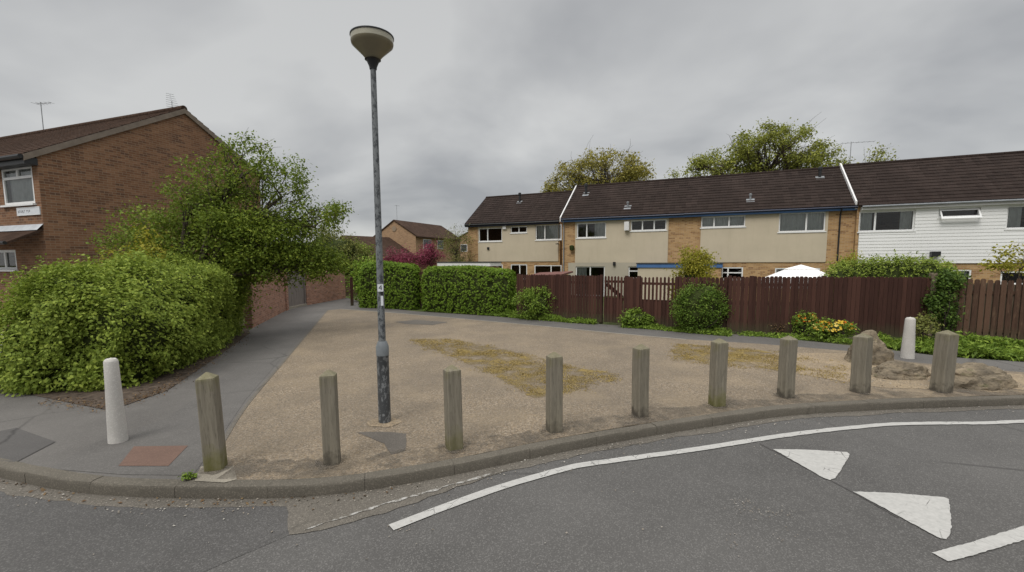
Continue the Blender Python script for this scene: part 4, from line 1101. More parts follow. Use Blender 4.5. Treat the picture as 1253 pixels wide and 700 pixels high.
# dark fence piece and post at the end of the footpath, dark gate between the hedges
p = G(431, 374); gp = thing('gate_post', 'red brown timber post at the left end of the clipped hedge', 'post', (p[0], p[1], ZT), AL)
mb = MB(); mb.box(-.07, .07, -.07, .07, 0, 1.35); mb.box(-.085, .085, -.085, .085, 1.353, 1.4); mb.build('post', M['fence'], gp, bevel=.008)
p0, p1 = G(423, 363.5), G(440, 363); d = p1 - p0; gt = thing('wooden_gate', 'dark wooden gate in the gap beyond the brick wall', 'gate', (p0[0], p0[1], ZT), math.atan2(d[1], d[0])); L = np.linalg.norm(d)
mb = MB()
for i in range(9): mb.box(i*L/9+.01, (i+1)*L/9-.01, 0, .025, .06, 1.3)
mb.build('boards', M['fence_old'], gt); mb = MB(); mb.box(0, L, .027, .07, .25, .35); mb.box(0, L, .027, .07, 1.0, 1.1); mb.build('rails', M['fence_old'], gt)
p0 = G(505, 378.3) + n1*.3; gt = thing('wooden_gate', 'narrow dark gate squeezed between the two clipped hedges', 'gate', (p0[0]-.1, p0[1], ZT), -AL)
mb = MB()
for i in range(6): mb.box(i*.1+.005, (i+1)*.1-.005, 0, .025, .05, 1.7)
mb.build('boards', M['fence'], gt); mb = MB(); mb.box(0, .6, .027, .07, .3, .4); mb.box(0, .6, .027, .07, 1.3, 1.4); mb.build('rails', M['fence'], gt)

# ---------------------------------------------------------------- the brown fence
def fence_run(t, A, B, h, mat, pitch=.105, bw=.092, gaps=None, z0=.05, tops='pale', part='boards', y=0., hj=.012, rail=True, open_span=None, lean=0):
    """boards in local x along the run; returns nothing"""
    n = max(1, int(round((B - A)/pitch))); mb = MB(); pt = (B - A)/n
    for i in range(n):
        x = A + i*pt; w = bw*(pt/pitch); hh = h + random.uniform(-hj, hj); d = random.uniform(-.004, .004); tl = random.uniform(-.012, .012)*lean
        x0, x1 = x + (pt-w)/2, x + (pt+w)/2
        zb = z0 + random.uniform(-.01, .015)
        c = .022
        pr = [(x0, zb), (x1, zb), (x1+tl, hh-.035), (x1-c+tl, hh), (x0+c+tl, hh), (x0+tl, hh-.035)]
        v = [(a, y+d, b) for a, b in pr] + [(a, y+d+.02, b) for a, b in pr]
        mb.add(v, [(0, 1, 2, 3, 4, 5), (11, 10, 9, 8, 7, 6)] + [(k, k+6, (k+1) % 6 + 6, (k+1) % 6) for k in range(6)])
    mb.build(part, mat, t)
def run(name, label, P, Q, group='brown timber fences across the plaza'):
    d = (Q - P)[:2]; t = thing(name, label, 'fence', (P[0], P[1], ZT), math.atan2(d[1], d[0]), group); return t, float(np.linalg.norm(d))
F1a, F1b = G(632, 388.3), G(888, 407.5)
fdir = (F1b - F1a); LF = float(np.linalg.norm(fdir[:2])); fang = math.atan2(fdir[1], fdir[0])
def along(px):                                   # where along the run a sight line meets it
    d = ray(px, 370); n = np.array([-fdir[1], fdir[0], 0]); t = ((F1a - EYE)@n)/(d@n); q = EYE + d*t - F1a
    return float(q[:2]@fdir[:2]/LF)
g0, g1, s0p, p1_, p2_ = along(738.5), along(762), along(781.5), along(812), along(826)
HF = 1.66
def posts(t, xs, h, mat, y=.045, w=.1):
    for x in xs:
        mb = MB(); mb.box(x-w/2, x+w/2, y, y+w, -.05, h); mb.build('post', M[mat], t)
def rails(t, a, b, zs, mat, y=.022):
    mb = MB()
    for z in zs: mb.box(a, b, y+.001, y+.042, z-.04, z+.04)
    mb.build('rails', M[mat], t)
t1, _ = run('board_fence', 'close boarded red brown fence behind the leafy shrub, left of the gate', F1a, F1b)
fence_run(t1, 0, g0-.05, HF, M['fence']); rails(t1, 0, g0-.05, (.35, .9, 1.4), 'fence'); posts(t1, (.05, 1.7, g0-.12), HF+.02, 'fence', .065)
tg = thing('picket_gate', 'red brown picket gate with open top and diagonal brace', 'gate', tuple(F1a + fdir/LF*g0) , fang)
Lg = g1 - g0
fence_run(tg, 0, Lg, HF-.02, M['fence'], pitch=.118, bw=.07, z0=.06)
mb = MB(); nb_ = 8
for i in range(nb_): mb.box(i*Lg/nb_+.003, (i+1)*Lg/nb_-.003, .0215, .04, .06, .86)
mb.build('lower_boards', M['fence'], tg)
mb = MB(); mb.box(0, Lg, .042, .08, .82, .92); mb.box(0, Lg, .042, .08, 1.42, 1.5); mb.box(0, Lg, .042, .08, .15, .24); mb.build('rails', M['fence'], tg)
mb = MB(); mb.add([(.02, .081, 1.32), (.1, .081, 1.42), (Lg-.02, .081, .98), (Lg-.1, .081, .88), (.02, .115, 1.32), (.1, .115, 1.42), (Lg-.02, .115, .98), (Lg-.1, .115, .88)], [(0, 1, 2, 3), (7, 6, 5, 4), (0, 4, 5, 1), (1, 5, 6, 2), (2, 6, 7, 3), (3, 7, 4, 0)]); mb.build('brace', M['fence'], tg)
t2 = thing('picket_fence', 'red brown picket fence with see-through top, between gate and round conifer', 'fence', tuple(F1a + fdir/LF*(g1 + .02)), fang, 'brown timber fences across the plaza')
L2 = LF - g1 - .02; a_, b_, c_ = s0p - g1, p1_ - g1, p2_ - g1
fence_run(t2, 0, a_, HF-.03, M['fence'], pitch=.1, bw=.098, part='boards')
fence_run(t2, a_, b_+.3, HF-.02, M['fence'], pitch=.118, bw=.062, part='pickets')
mb = MB(); nb_ = 12
for i in range(nb_):
    w = (b_ + .3 - a_)/nb_; mb.box(a_ + i*w+.002, a_+(i+1)*w-.002, .0245, .04, .07, .84)
mb.build('lower_boards', M['fence'], t2)
fence_run(t2, b_+.3, L2, HF-.01, M['fence'], pitch=.112, bw=.098, part='end_boards')
rails(t2, 0, L2, (.3, .86, 1.42), 'fence', .04); posts(t2, (.06, a_-.06, b_+.4, L2-.06), HF, 'fence', .083)
# right run
F2a, F2b = G(889, 408), G(1134, 415.5)
t3, L3 = run('board_fence', 'long close boarded red brown fence behind the orange and yellow flowers', F2a, F2b)
fence_run(t3, 0, L3, HF+.03, M['fence'], pitch=.108, bw=.1); rails(t3, 0, L3, (.35, .9, 1.45), 'fence'); posts(t3, (.05, L3*.5), HF+.05, 'fence', .065)
mb = MB(); mb.box(.55, .66, -.03, -.006, 0, HF+.05); mb.build('post', M['fence'], t3); 
mb = MB(); mb.box(L3-.02, L3+.1, -.04, .1, 0, HF+.14); mb.build('end_post', M['fence_pale'], t3, bevel=.01)
F3a = G(1160, 416.5); F3b = F3a + np.array((math.cos(-R(22)), math.sin(-R(22)), 0))*6.5
t4, L4 = run('board_fence', 'old worn brown fence with gaps between boards, right of the ivy', F3a, F3b)
fence_run(t4, 0, L4, HF-.02, M['fence_old'], pitch=.135, bw=.104, hj=.03, lean=1); fence_run(t4, .07, L4-.06, HF-.1, M['fence_pale'], pitch=.135, bw=.1, y=.065, part='gap_light_boards', hj=.05, lean=1)  # light through the gaps is painted as pale boards set behind
rails(t4, 0, L4, (.3, 1.3), 'fence_old'); posts(t4, (.1, 2.1, 4.1, 6.1), HF, 'fence_old', .09)

# plants along the fence
def fpos(px, py, back=0.): p = G(px, py); v = p/np.linalg.norm(p[:2]); return (p[0] + v[0]*back, p[1] + v[1]*back, ZT)
bush('leafy_shrub', 'straggly green shrub leaning on the left end of the brown fence', fpos(656, 391.5, .15), (.85, .4, .6), 3800, 'L_weed', .07, cl=46, sp=.13, core=.5, extra=[((-.35, 0, .95), (.35, .2, .45), 700, 12, .1), ((.2, 0, 1.05), (.2, .2, .35), 300, 8, .09)])
bush('round_conifer', 'dense rounded dark green conifer in front of the picket fence', fpos(857, 409, .42), (.78, .42, .74), 13000, 'L_con', .05, cl=150, sp=.09, shell=.8, core=.86, flat=1)
bush('golden_bush', 'round yellow green bush showing above the picket fence', fpos(848, 398, 1.6), (.74, .6, 1.36), 12000, 'L_yel', .075, cl=80, sp=.15, shell=.55, core=.55)
# weeds as ground cover
def weeds(name, px, n, hmax, mat='L_weed', leaf=.09, back=.45):
    A = [G(*p) for p in px]; seg = [np.linalg.norm(A[i+1]-A[i]) for i in range(len(A)-1)]; pts = []; nn = []
    for _ in range(n):
        k = rng.choice(len(seg), p=np.array(seg)/sum(seg)); t = rng.rand(); p = A[k]*(1-t) + A[k+1]*t; v = p/np.linalg.norm(p[:2])
        b = rng.rand(); q = p + v*b*back
        hh = hmax*(.35 + .65*b)*(.55 + .7*noise.noise((q[0]*1.7, q[1]*1.7, 2))); hh = max(.05, hh)
        pts.append((q[0] + rng.normal()*.04, q[1] + rng.normal()*.04, ZT + hh*rng.rand()**.6)); nn.append((rng.normal()*.5, rng.normal()*.5, .6))
    V, Fq = leaf_quads(np.array(pts), np.array(nn), leaf, .35, .7)
    kind(np_mesh(name, V, Fq, M[mat]), 'stuff')
weeds('grass_verge', [(600, 386.5), (640, 390.5), (700, 395.5), (728, 397.5)], 5200, .32, leaf=.10)
weeds('grass_verge', [(762, 401), (800, 403.5), (840, 407.5), (893, 412)], 4200, .26, leaf=.10)
weeds('fence_weeds', [(1075, 424), (1110, 430), (1160, 436.5)], 4200, .55, leaf=.1, back=.9)
weeds('fence_weeds', [(1160, 436.5), (1205, 439), (1253, 442.5), (1330, 447)], 9500, .55, leaf=.11, back=1.3)
weeds('fence_weeds', [(905, 411), (950, 414), (1000, 418), (1070, 424)], 1900, .2, leaf=.08, back=.5)
bush('grass_mound', 'low rounded green clump at the foot of the picket fence', fpos(779, 400.5, .12), (.55, .35, .26), 2600, 'L_weed', .08, cl=50, sp=.07, core=.75, shell=.7)
bush('garden_weed', 'small upright green weed against the brown fence, left of the flowers', fpos(921, 409, .35), (.16, .16, .3), 420, 'L_weed', .07, cl=16, sp=.07, core=0)
bush('dry_plant', 'small grey brown withered plant left of the orange flowers', fpos(951, 411, .3), (.22, .16, .18), 380, 'L_litter', .05, cl=14, sp=.06, core=0)
bush('feathery_weed', 'grey green feathery weed standing behind the pale bollard', fpos(1131, 432, .5), (.28, .22, .42), 900, 'L_far', .06, cl=26, sp=.08, core=0)
def flowers(label, base, rad, mats, nf, nl, fs):
    t = bush('flower_clump', label, base, rad, nl, 'L_weed', .07, cat='flowers', cl=40, sp=.07, core=.5, group='flower clumps by the fence')
    P = []; 
    for _ in range(nf):
        d = rng.normal(size=3); d[2] = abs(d[2]) + .25; d /= np.linalg.norm(d); d[1] = -abs(d[1]); P.append(np.array((0, 0, rad[2]*.95)) + d*np.array(rad)*rng.uniform(.85, 1.1))
    mb = MB(); mi = 0
    for p in P:
        mi = rng.randint(len(mats)) if len(mats) > 1 else 0
        k = 6; r = fs*rng.uniform(.6, 1.2); n_ = np.array((rng.normal()*.5, -.6, .8)); n_ /= np.linalg.norm(n_); a = np.cross(n_, (1, 0, 0)); a /= np.linalg.norm(a); b = np.cross(n_, a)
        ring = [p + r*(math.cos(2*math.pi*i/k)*a + math.sin(2*math.pi*i/k)*b) for i in range(k)]
        mb.add(ring + [p - n_*r*.5], [(i, (i+1) % k, k) for i in range(k)], mi)
    o = mb.build('blossoms', [M[x] for x in mats], t); 
    if nf > 100: kind(o, 'stuff')
flowers('clump of orange and rust coloured wallflowers by the brown fence', fpos(985, 414.5, .35), (.34, .22, .34), ['P_or', 'P_or', 'P_ye'], 40, 900, .03)
flowers('clump of yellow and cream flowers by the brown fence', fpos(1016, 418.5, .3), (.62, .28, .27), ['P_ye', 'P_ye', 'P_ye', 'P_ye', 'P_ye', 'P_ye', 'P_or'], 95, 1500, .034)

# hedge and creeper on the right fence
q0, q1 = G(1032, 404), G(1165, 413); dq = (q1 - q0)/np.linalg.norm(q1 - q0); nq = np.array((-dq[1], dq[0], 0)); bq = (q0+q1)/2 + nq*1.25
hedge('garden_hedge', 'bright green rounded hedge rising behind the right end of the brown fence', (bq[0], bq[1], ZT), [(q0 + nq*1.25 - bq)[:2] - dq[:2]*.5, (q1 + nq*1.25 - bq)[:2]+dq[:2]*.3], [(0, 1.3), (1, 1.3)], [(0, 2.0), (.4, 2.12), (.8, 2.12), (1, 1.95)], 15000, 'L_hedge', .06, rnd=.6, sprigs=160, big=.14, sprig=8, spl=.13)
iv = G(1147, 415.5); vi = iv/np.linalg.norm(iv[:2])
bush('ivy_clump', 'dark ivy spilling down between the two brown fences', (iv[0], iv[1]-.05, ZT), (.32, .22, .92), 4600, 'L_ivy', .07, cl=80, sp=.1, core=.7, extra=[((-.35, -.05, 1.05), (.35, .1, .12), 250, 9, .06), ((.1, 0, 1.65), (.45, .3, .2), 900, 16, .1)])
bush('golden_shrub', 'loose yellow green shrub beside the brick pier behind the hedge', fpos(1030, 396, 4.0), (.7, .5, 1.25), 2600, 'L_yel', .08, cl=40, sp=.15, core=.4)
make_tree('small_garden_tree', 'thin young tree with pale leaves behind the old worn fence', fpos(1248, 418, 2.2), 2.4, .035, [((-.1, 0, 2.2), (.8, .5, .45), 500, 14, .15, .3), ((-.8, 0, 1.95), (.5, .3, .2), 240, 8, .12, .3)], 'L_yel', .09, trunk_top=.7)

# ---------------------------------------------------------------- gazebo, shed, garage behind the fences
p = atY(1008, 326, 15.2); gz = thing('garden_gazebo', 'white canvas gazebo with tiered roof behind the brown fence', 'gazebo', (p[0], p[1]+1.2, ZT), -AL)
za = p[2] - ZT + .05; w = 1.25
mb = MB(); mb.add([(-w, -w, za-.62), (w, -w, za-.62), (w, w, za-.62), (-w, w, za-.62), (-.38, -.38, za-.15), (.38, -.38, za-.15), (.38, .38, za-.15), (-.38, .38, za-.15)], [(0, 1, 5, 4), (1, 2, 6, 5), (2, 3, 7, 6), (3, 0, 4, 7)])
mb.add([(-w, -w, za-.62), (w, -w, za-.62), (w, w, za-.62), (-w, w, za-.62), (-w, -w, za-.82), (w, -w, za-.82), (w, w, za-.82), (-w, w, za-.82)], [(0, 4, 5, 1), (1, 5, 6, 2), (2, 6, 7, 3), (3, 7, 4, 0)]); mb.build('canopy', M['canvas'], gz)
mb = MB(); mb.add([(-.46, -.46, za-.16), (.46, -.46, za-.16), (.46, .46, za-.16), (-.46, .46, za-.16), (0, 0, za), (-.46, -.46, za-.21), (.46, -.46, za-.21), (.46, .46, za-.21), (-.46, .46, za-.21)], [(0, 1, 4), (1, 2, 4), (2, 3, 4), (3, 0, 4), (0, 5, 6, 1), (1, 6, 7, 2), (2, 7, 8, 3), (3, 8, 5, 0)]); mb.build('top_tier', M['canvas'], gz)
for sx in (-1, 1):
    for sy in (-1, 1):
        mb = MB(); mb.tube([(sx*(w-.04), sy*(w-.04), 0), (sx*(w-.04), sy*(w-.04), za-.63)], .025, 8); mb.build('leg', M['galv'], gz)

p = atY(662, 334, 20.5); sd = thing('garden_shed', 'low shed with reddish roof just behind the brown fence', 'shed', (p[0]-.55, p[1], ZT), -AL); zt = p[2] - ZT
mb = MB(); mb.box(0, 1.5, 0, 1.6, 0, zt-.12); mb.build('wall', M['fence_old'], sd)
mb = MB(); mb.add([(-.1, -.1, zt-.2), (1.6, -.1, zt-.12), (1.6, 1.7, zt-.02), (-.1, 1.7, zt-.1), (-.1, -.1, zt-.12), (1.6, -.1, zt-.04), (1.6, 1.7, zt+.06), (-.1, 1.7, zt-.02)], [(0, 3, 2, 1), (4, 5, 6, 7), (0, 1, 5, 4), (1, 2, 6, 5), (2, 3, 7, 6), (3, 0, 4, 7)]); mb.build('roof', M['redfelt'], sd)
p, p2 = atY(535, 322.5, 27.5), atY(600, 321.5, 25.3); d = p2 - p; gr = thing('garage', 'flat roofed garage with white fascia behind the clipped hedge', 'garage', (p[0], p[1], ZT), math.atan2(d[1], d[0])); Lr = float(np.linalg.norm(d[:2])); zt = p[2] - ZT + .05
mb = MB(); mb.box(.1, Lr-.1, .1, 1.0, 0, zt-.22); mb.build('wall', M['brick_buff'], gr, uv=True)
mb = MB(); mb.box(0, Lr, 0, 1.1, zt-.2, zt-.003); mb.build('fascia', M['upvc'], gr)
mb = MB(); mb.box(-.03, Lr+.03, -.03, 1.13, zt, zt+.06); mb.build('roof', M['felt'], gr)

# ---------------------------------------------------------------- houses and greenery far behind
def far_house(label, apex, hw, L, ze, zr, a, wmat='brick_far', win=(), name='distant_house'):
    """gable towards us, ridge running away; origin at the gable's left corner"""
    o = np.array((apex[0], apex[1], 0)) - np.array((math.cos(a), -math.sin(a), 0))*hw
    t = thing(name, label, 'house', tuple(o), -a)
    mb = MB(); W2 = 2*hw
    for y in (0, L): mb.add([(0, y, 0), (W2, y, 0), (W2, y, ze), (hw, y, zr), (0, y, ze)], [(0, 1, 2, 3, 4) if y == 0 else (4, 3, 2, 1, 0)])
    mb.quad((0, 0, 0), (0, 0, ze), (0, L, ze), (0, L, 0)); mb.quad((W2, 0, 0), (W2, L, 0), (W2, L, ze), (W2, 0, ze)); mb.build('wall', M[wmat], t, uv=True)
    mb = MB(); k = (zr-ze)/hw; ov = .3
    for sgn in (-1, 1):
        e = hw + sgn*(hw+ov); zl = ze - ov*k
        v = [(e, -.1, zl), (hw, -.1, zr), (hw, L+.1, zr), (e, L+.1, zl), (e, -.1, zl+.12), (hw, -.1, zr+.12), (hw, L+.1, zr+.12), (e, L+.1, zl+.12)]
        mb.add(v, [(0, 1, 2, 3), (4, 7, 6, 5), (0, 4, 5, 1), (1, 5, 6, 2), (2, 6, 7, 3), (3, 7, 4, 0)])
    mb.build('roof', M['tile2'], t, uv=True)
    for (face, c, z, w, h) in win:
        mb = MB(); m2 = MB()
        if face == 'gable': mb.box(c-w/2, c+w/2, -.05, -.003, z-h/2, z+h/2); m2.box(c-w/2+.07, c+w/2-.07, -.07, -.052, z-h/2+.07, z+h/2-.07)
        else:
            mb.box(W2+.003, W2+.05, c-w/2, c+w/2, z-h/2, z+h/2)
            for i in range(3): m2.box(W2+.052, W2+.07, c-w/2+.06+i*(w-.06)/3, c-w/2+(i+1)*(w-.06)/3, z-h/2+.07, z+h/2-.07)
        wi = mb.build('window', M['upvc'], t); m2.build('pane', m_dark, wi)
    return t
m_dark = m_plain('dark_window', (.03, .035, .04), .08, .5, .1, 2)
fh = far_house('distant orange brick house with gable above the pink blossom', (-12.55, 48), 2.75, 9, 4.95, 6.6, AL, win=[('gable', 1.2, 4.1, .45, .95), ('side', 2.0, 4.15, 1.5, 1.0), ('side', 4.6, 4.15, 1.2, 1.0)])
mb = MB(); aerial(fh, (2.75, .5, 6.6), 1.7, R(60), 4, .5)
mb = MB(); mb.lathe([(.28, 0), (.28, .03)], 16); v = mb.v; mb.v = [(x+2.75, -.02-z, y+5.75) for x, y, z in v]; mb.build('vent', M['brick_red'], fh)
far_house('distant house roof behind the soft pale tree beyond the hedges', (-6.0, 62), 3.2, 12, 5.0, 6.2, AL + .2, win=[('gable', 2.4, 4.1, 1.2, 1.0)])
far_house('dark roofed bungalow half hidden by shrubs beyond the brick wall', (-16.6, 44), 3.4, 9, 2.7, 4.75, AL + .25, 'brick_red')
# greenery beyond the brick walls
for (px, py, Y, rad, n, mat, lab) in [(452, 330, 33, (1.2, 1.0, 1.25), 1800, 'L_hedge', 'light green bush just above the gate in the brick wall gap'),
                           (405, 330, 30, (2.6, 1.6, 2.35), 9000, 'L_far', 'olive green shrub rising over the right brick garden wall'),
                           (350, 330, 26.5, (2.4, 1.5, 2.0), 6000, 'L_tree', 'dark green shrub over the left brick wall, behind the broad tree'),
                           (427, 325, 38, (2.6, 1.6, 2.15), 7000, 'L_tree', 'dull green shrub below the dark bungalow roof'),
                           (446, 335, 24.5, (.7, .7, 1.1), 2200, 'L_box', 'small dark green bush tucked behind the red brown post')]:
    p = atY(px, py, Y); bush('garden_shrub', lab, (p[0], p[1], ZT), rad, n, mat, .14, cl=70, sp=.25, core=.7, group='shrubs beyond the brick walls')
p = atY(405, 300, 34); make_tree('garden_tree', 'spindly pale green tree above the right brick garden wall', (p[0], p[1], ZT), 4.6, .09, [((0, 0, 3.6), (1.5, 1.2, 1.1), 1500, 30, .25, .4)], 'L_far', .12)
for (px, w, h, n, lab) in [(490, 1.5, 3.15, 3600, 'pink blossom tree, wide one right of the lamp post'), (525, 1.15, 3.6, 3600, 'dense magenta blossom tree in front of the distant house side')]:
    p = atY(px, 319, 35); make_tree('blossom_tree', lab, (p[0], p[1], ZT), h, .1, [((0, 0, h-1.2), (w, 1.0, 1.25), n, 46, .22, .35)], 'L_pink', .12, group='pink blossom trees', twigs=.8)
p = atY(560, 319, 33); make_tree('slender_tree', 'soft pale green tree standing beside the end terrace house', (p[0], p[1], ZT), 4.6, .07, [((0, 0, 3.4), (1.25, 1.0, 1.5), 2900, 60, .25, .3), ((.3, 0, 1.8), (1.2, 1.0, 1.2), 2400, 40, .25, .3)], 'L_far', .085, multi=3)
OAK = 'trees behind the terrace'
def oak(px0, px1, ytop, Y, lab, mat, n, cl, ragged=()):
    a, b = atY(px0, 210, Y), atY(px1, 210, Y); top = atY((px0+px1)/2, ytop, Y)[2] - ZT; cx = (a[0]+b[0])/2; w = (b[0]-a[0])/2; cz = top*.79
    bl = [((w*.08, 0, cz), (w*.66, w*.5, top*.19), n, cl, .34, .4), ((-w*.55, .3, cz-.06*top), (w*.45, w*.4, top*.13), n*2//5, cl//3, .32, .35), ((w*.58, -.2, cz-.05*top), (w*.44, w*.4, top*.13), n*2//5, cl//3, .32, .35)]
    for (dx, dz, r, nn, cc) in ragged: bl.append(((dx*w, 0, dz*top), (r*w, r*w*.7, r*w*.5), nn, cc, .25, .3))
    make_tree('tall_tree', lab, (cx, Y, ZT), top, .021*top, bl, mat, .20, OAK, trunk_top=.5, twigs=.7)
oak(666, 806, 176, 42, 'bronze leaved oak rising behind the left cream house roof', 'L_oak', 7200, 110, [(-.85, .68, .25, 700, 14)])
oak(812, 834, 200, 46, 'small thin tree between the two big trees behind the roofs', 'L_oakg', 900, 20)
oak(842, 1028, 151, 40, 'largest green tree rising behind the cream house roofs', 'L_oakg', 10500, 140, [(-.9, .74, .2, 600, 14), (.15, .96, .25, 600, 14)])
oak(1010, 1036, 182, 38, 'small sparse tree right of the largest tree behind the roof', 'L_oakg', 420, 16)
oak(1052, 1092, 170, 40, 'dark sparse twiggy tree beyond the white house roof', 'L_oakg', 900, 30)

# ---------------------------------------------------------------- bollards
BOL = 'square timber bollards along the kerb'
spec = [((265, 580), (259, 455), .174, -18, 'first timber bollard from the left, mossy, standing on a concrete footing'),
        ((407, 572.5), (404, 453), .163, -8, 'timber bollard with mossy cap just left of the lamp post'),
        ((556, 555), (555, 447), .172, 18, 'timber bollard first to the right of the lamp post'),
        ((678, 533), (678, 431), .173, 23, 'timber bollard in front of the large dry grass patch, dark at its foot'),
        ((783, 514), (784, 421), .177, 39, 'timber bollard at the right tip of the large dry grass patch'),
        ((877, 501), (880, 414), .186, 34, 'timber bollard in line with the round conifer by the fence'),
        ((961, 490), (965, 411), .186, 45, 'timber bollard just left of the orange flowers'),
        ((1052, 484), (1056, 408), .215, -23, 'stout rounded grey timber bollard in front of the upright rock'),
        ((1151, 483), (1156, 404), .215, -36, 'stout timber bollard furthest right, before the low flat rocks')]
def bollard_mesh(w, h):
    mb = MB(); a = w/2; c = .014
    def ring(s, z): k = a*s; q = c*s; return [(-k+q, -k, z), (k-q, -k, z), (k, -k+q, z), (k, k-q, z), (k-q, k, z), (-k+q, k, z), (-k, k-q, z), (-k, -k+q, z)]
    zs = [(-.1, 1), (.02, 1.), (h*.3, .995), (h*.6, .99), (h-.075, .985), (h-.055, .955), (h, .10)]
    vs = []
    for z, s_ in zs:
        for p in ring(s_, z):
            k = .004*noise.noise((p[0]*9, p[1]*9 + w*50, z*5)); vs.append((p[0]*(1+k*6), p[1]*(1+k*6), z + (0 if z < h-.08 else k*2)))
    fs = [(i*8+k, i*8+(k+1) % 8, (i+1)*8+(k+1) % 8, (i+1)*8+k) for i in range(len(zs)-1) for k in range(8)] + [tuple((len(zs)-1)*8+k for k in range(8))]
    mb.add(vs, fs); return mb
for (bp, tp, w, de, lab) in spec:
    g = G(bp[0], bp[1] - 2); v = g/np.linalg.norm(g[:2]); g = g + v*np.array((1, 1, 0))*(w*.55)
    top = atY(tp[0], tp[1], g[1])[2]
    o = bollard_mesh(w, top - ZT).build('timber_bollard', M['bollard']); tag(o, lab, 'bollard', BOL)
    yaw = -math.atan2(g[0], g[1]) + R(de); o.location = (g[0], g[1], ZT); o.rotation_euler = (R(random.uniform(-1.4, 1.4)), R(random.uniform(-1.4, 1.4)), yaw)
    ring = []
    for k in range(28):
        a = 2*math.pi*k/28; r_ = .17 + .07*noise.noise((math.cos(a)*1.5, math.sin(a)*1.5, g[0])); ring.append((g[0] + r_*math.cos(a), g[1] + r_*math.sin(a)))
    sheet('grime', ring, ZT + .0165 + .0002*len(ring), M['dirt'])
# footing under the first bollard
sheet('concrete_footing', [tuple(G(*p)[:2]) for p in [(238, 590), (246, 572), (286, 572), (290, 588), (275, 592)]], ZT + .0135, M['edging'])
PC = 'round topped concrete bollards'
for bp, tp, lab in [((145, 545), (137.5, 438), 'pale tapered concrete bollard by the big hedge on the left'), ((1110, 441), (1113, 388), 'pale tapered concrete bollard beside the far footpath on the right')]:
    g = G(bp[0], bp[1]-2) ; v = g/np.linalg.norm(g[:2]); g = g + v*np.array((1, 1, 0))*.1; h = atY(tp[0], tp[1], g[1])[2] - ZT
    r = 13.6/543*g[1]*math.cos(math.atan2(g[0], g[1])) if bp[0] < 500 else 9/543*g[1]*.78
    mb = MB(); rt = r*.68; mb.lathe([(r, -.08), (r, 0), (r*.9, h*.35), (r*.78, h*.7), (rt*1.06, h-rt*.7), (rt*.98, h-rt*.4), (rt*.75, h-rt*.14), (rt*.4, h-.015), (.01, h)], 28)
    o = mb.build('concrete_bollard', M['bconc']); tag(o, lab, 'bollard', PC); o.location = (g[0], g[1], ZT)

# ---------------------------------------------------------------- lamp post
g = G(471, 519); g = g + g/np.linalg.norm(g[:2])*np.array((1, 1, 0))*.08
zc_ = atY(468, 422, g[1])[2] - ZT; zh = atY(458.3, 82, g[1])[2] - ZT; zrim = atY(457.5, 49.5, g[1])[2] - ZT
lp = thing('lamp_post', 'tall grey lamp post with funnel shaped head standing among the bollards', 'lamp post', (g[0], g[1], ZT))
mb = MB(); mb.lathe([(.082, -.1), (.082, .0), (.079, zc_*.5), (.079, zc_-.05), (.082, zc_-.045), (.082, zc_-.03), (.06, zc_)], 20); mb.build('base_column', M['lampbase'], lp)
mb = MB(); mb.lathe([(.083, zc_-.14), (.084, zc_-.02), (.058, zc_+.05)], 20); mb.build('collar', m_plain('grey_collar_paint', (.16, .175, .185), .5, .4, .15, 8), lp)
mb = MB(); mb.lathe([(.048, zc_+.0), (.041, zc_ + (zh-zc_)*.5), (.035, zh-.0)], 16); mb.build('shaft', M['lampshaft'], lp)
rr = .262
hd = MB(); hd.lathe([(.05, zh+.05), (rr*.5, zh+.05+(zrim-zh-.09)*.42), (rr*.88, zh+.05+(zrim-zh-.09)*.84), (rr*.965, zrim-.055), (rr*.985, zrim-.035)], 40); head = hd.build('lamp_bowl', M['lampbowl'], lp)
mb = MB(); mb.lathe([(.044, zh-.03), (.048, zh), (.08, zh+.075), (.1, zh+.085), (.05, zh+.09)], 20); mb.build('neck', M['black'], head)
mb = MB(); mb.lathe([(rr*.987, zrim-.033), (rr*.99, zrim+.03)], 40); mb.build('band', M['lampband'], head)
mb = MB(); mb.lathe([(rr*1.02, zrim+.032), (rr*1.02, zrim+.046), (rr*.7, zrim+.06), (.02, zrim+.065)], 40); mb.build('cap', M['black'], head)
toward = -math.atan2(g[0], g[1])
z4 = atY(466, 352, g[1])[2] - ZT
pl = MB(); pl.box(-.037, .037, -.004, 0, -.048, .048); plo = pl.build('number_plate', M['sign_white'], lp); plo.location = (-.052*math.sin(-toward), -.054*math.cos(toward), z4); plo.rotation_euler = (0, 0, toward)
cu = bpy.data.curves.new('digit', 'FONT'); cu.body = '4'; cu.size = .095; cu.align_x = 'CENTER'; cu.align_y = 'CENTER'; cu.extrude = .0006
tmp = bpy.data.objects.new('digit', cu); COL.objects.link(tmp); bpy.context.view_layer.update()
me = bpy.data.meshes.new_from_object(tmp.evaluated_get(bpy.context.evaluated_depsgraph_get())); bpy.data.objects.remove(tmp)
me.materials.clear(); me.materials.append(M['ink']); dg = bpy.data.objects.new('digit', me); COL.objects.link(dg); dg.parent = plo; dg.location = (0, -.0052, 0); dg.rotation_euler = (math.pi/2, 0, 0)
for (dz, h, mat, nm, dx, w) in [(-.17, .13, 'sign_white', 'sticker', .016, .016), (-.075, .05, 'black', 'inspection_tag', .018, .016)]:
    mb = MB(); mb.box(-w+dx, w+dx, -.003, .0, -h/2, h/2); o = mb.build(nm, M[mat], lp); o.location = (-.054*math.sin(-toward), -.056*math.cos(toward), z4 + dz); o.rotation_euler = (0, 0, toward)
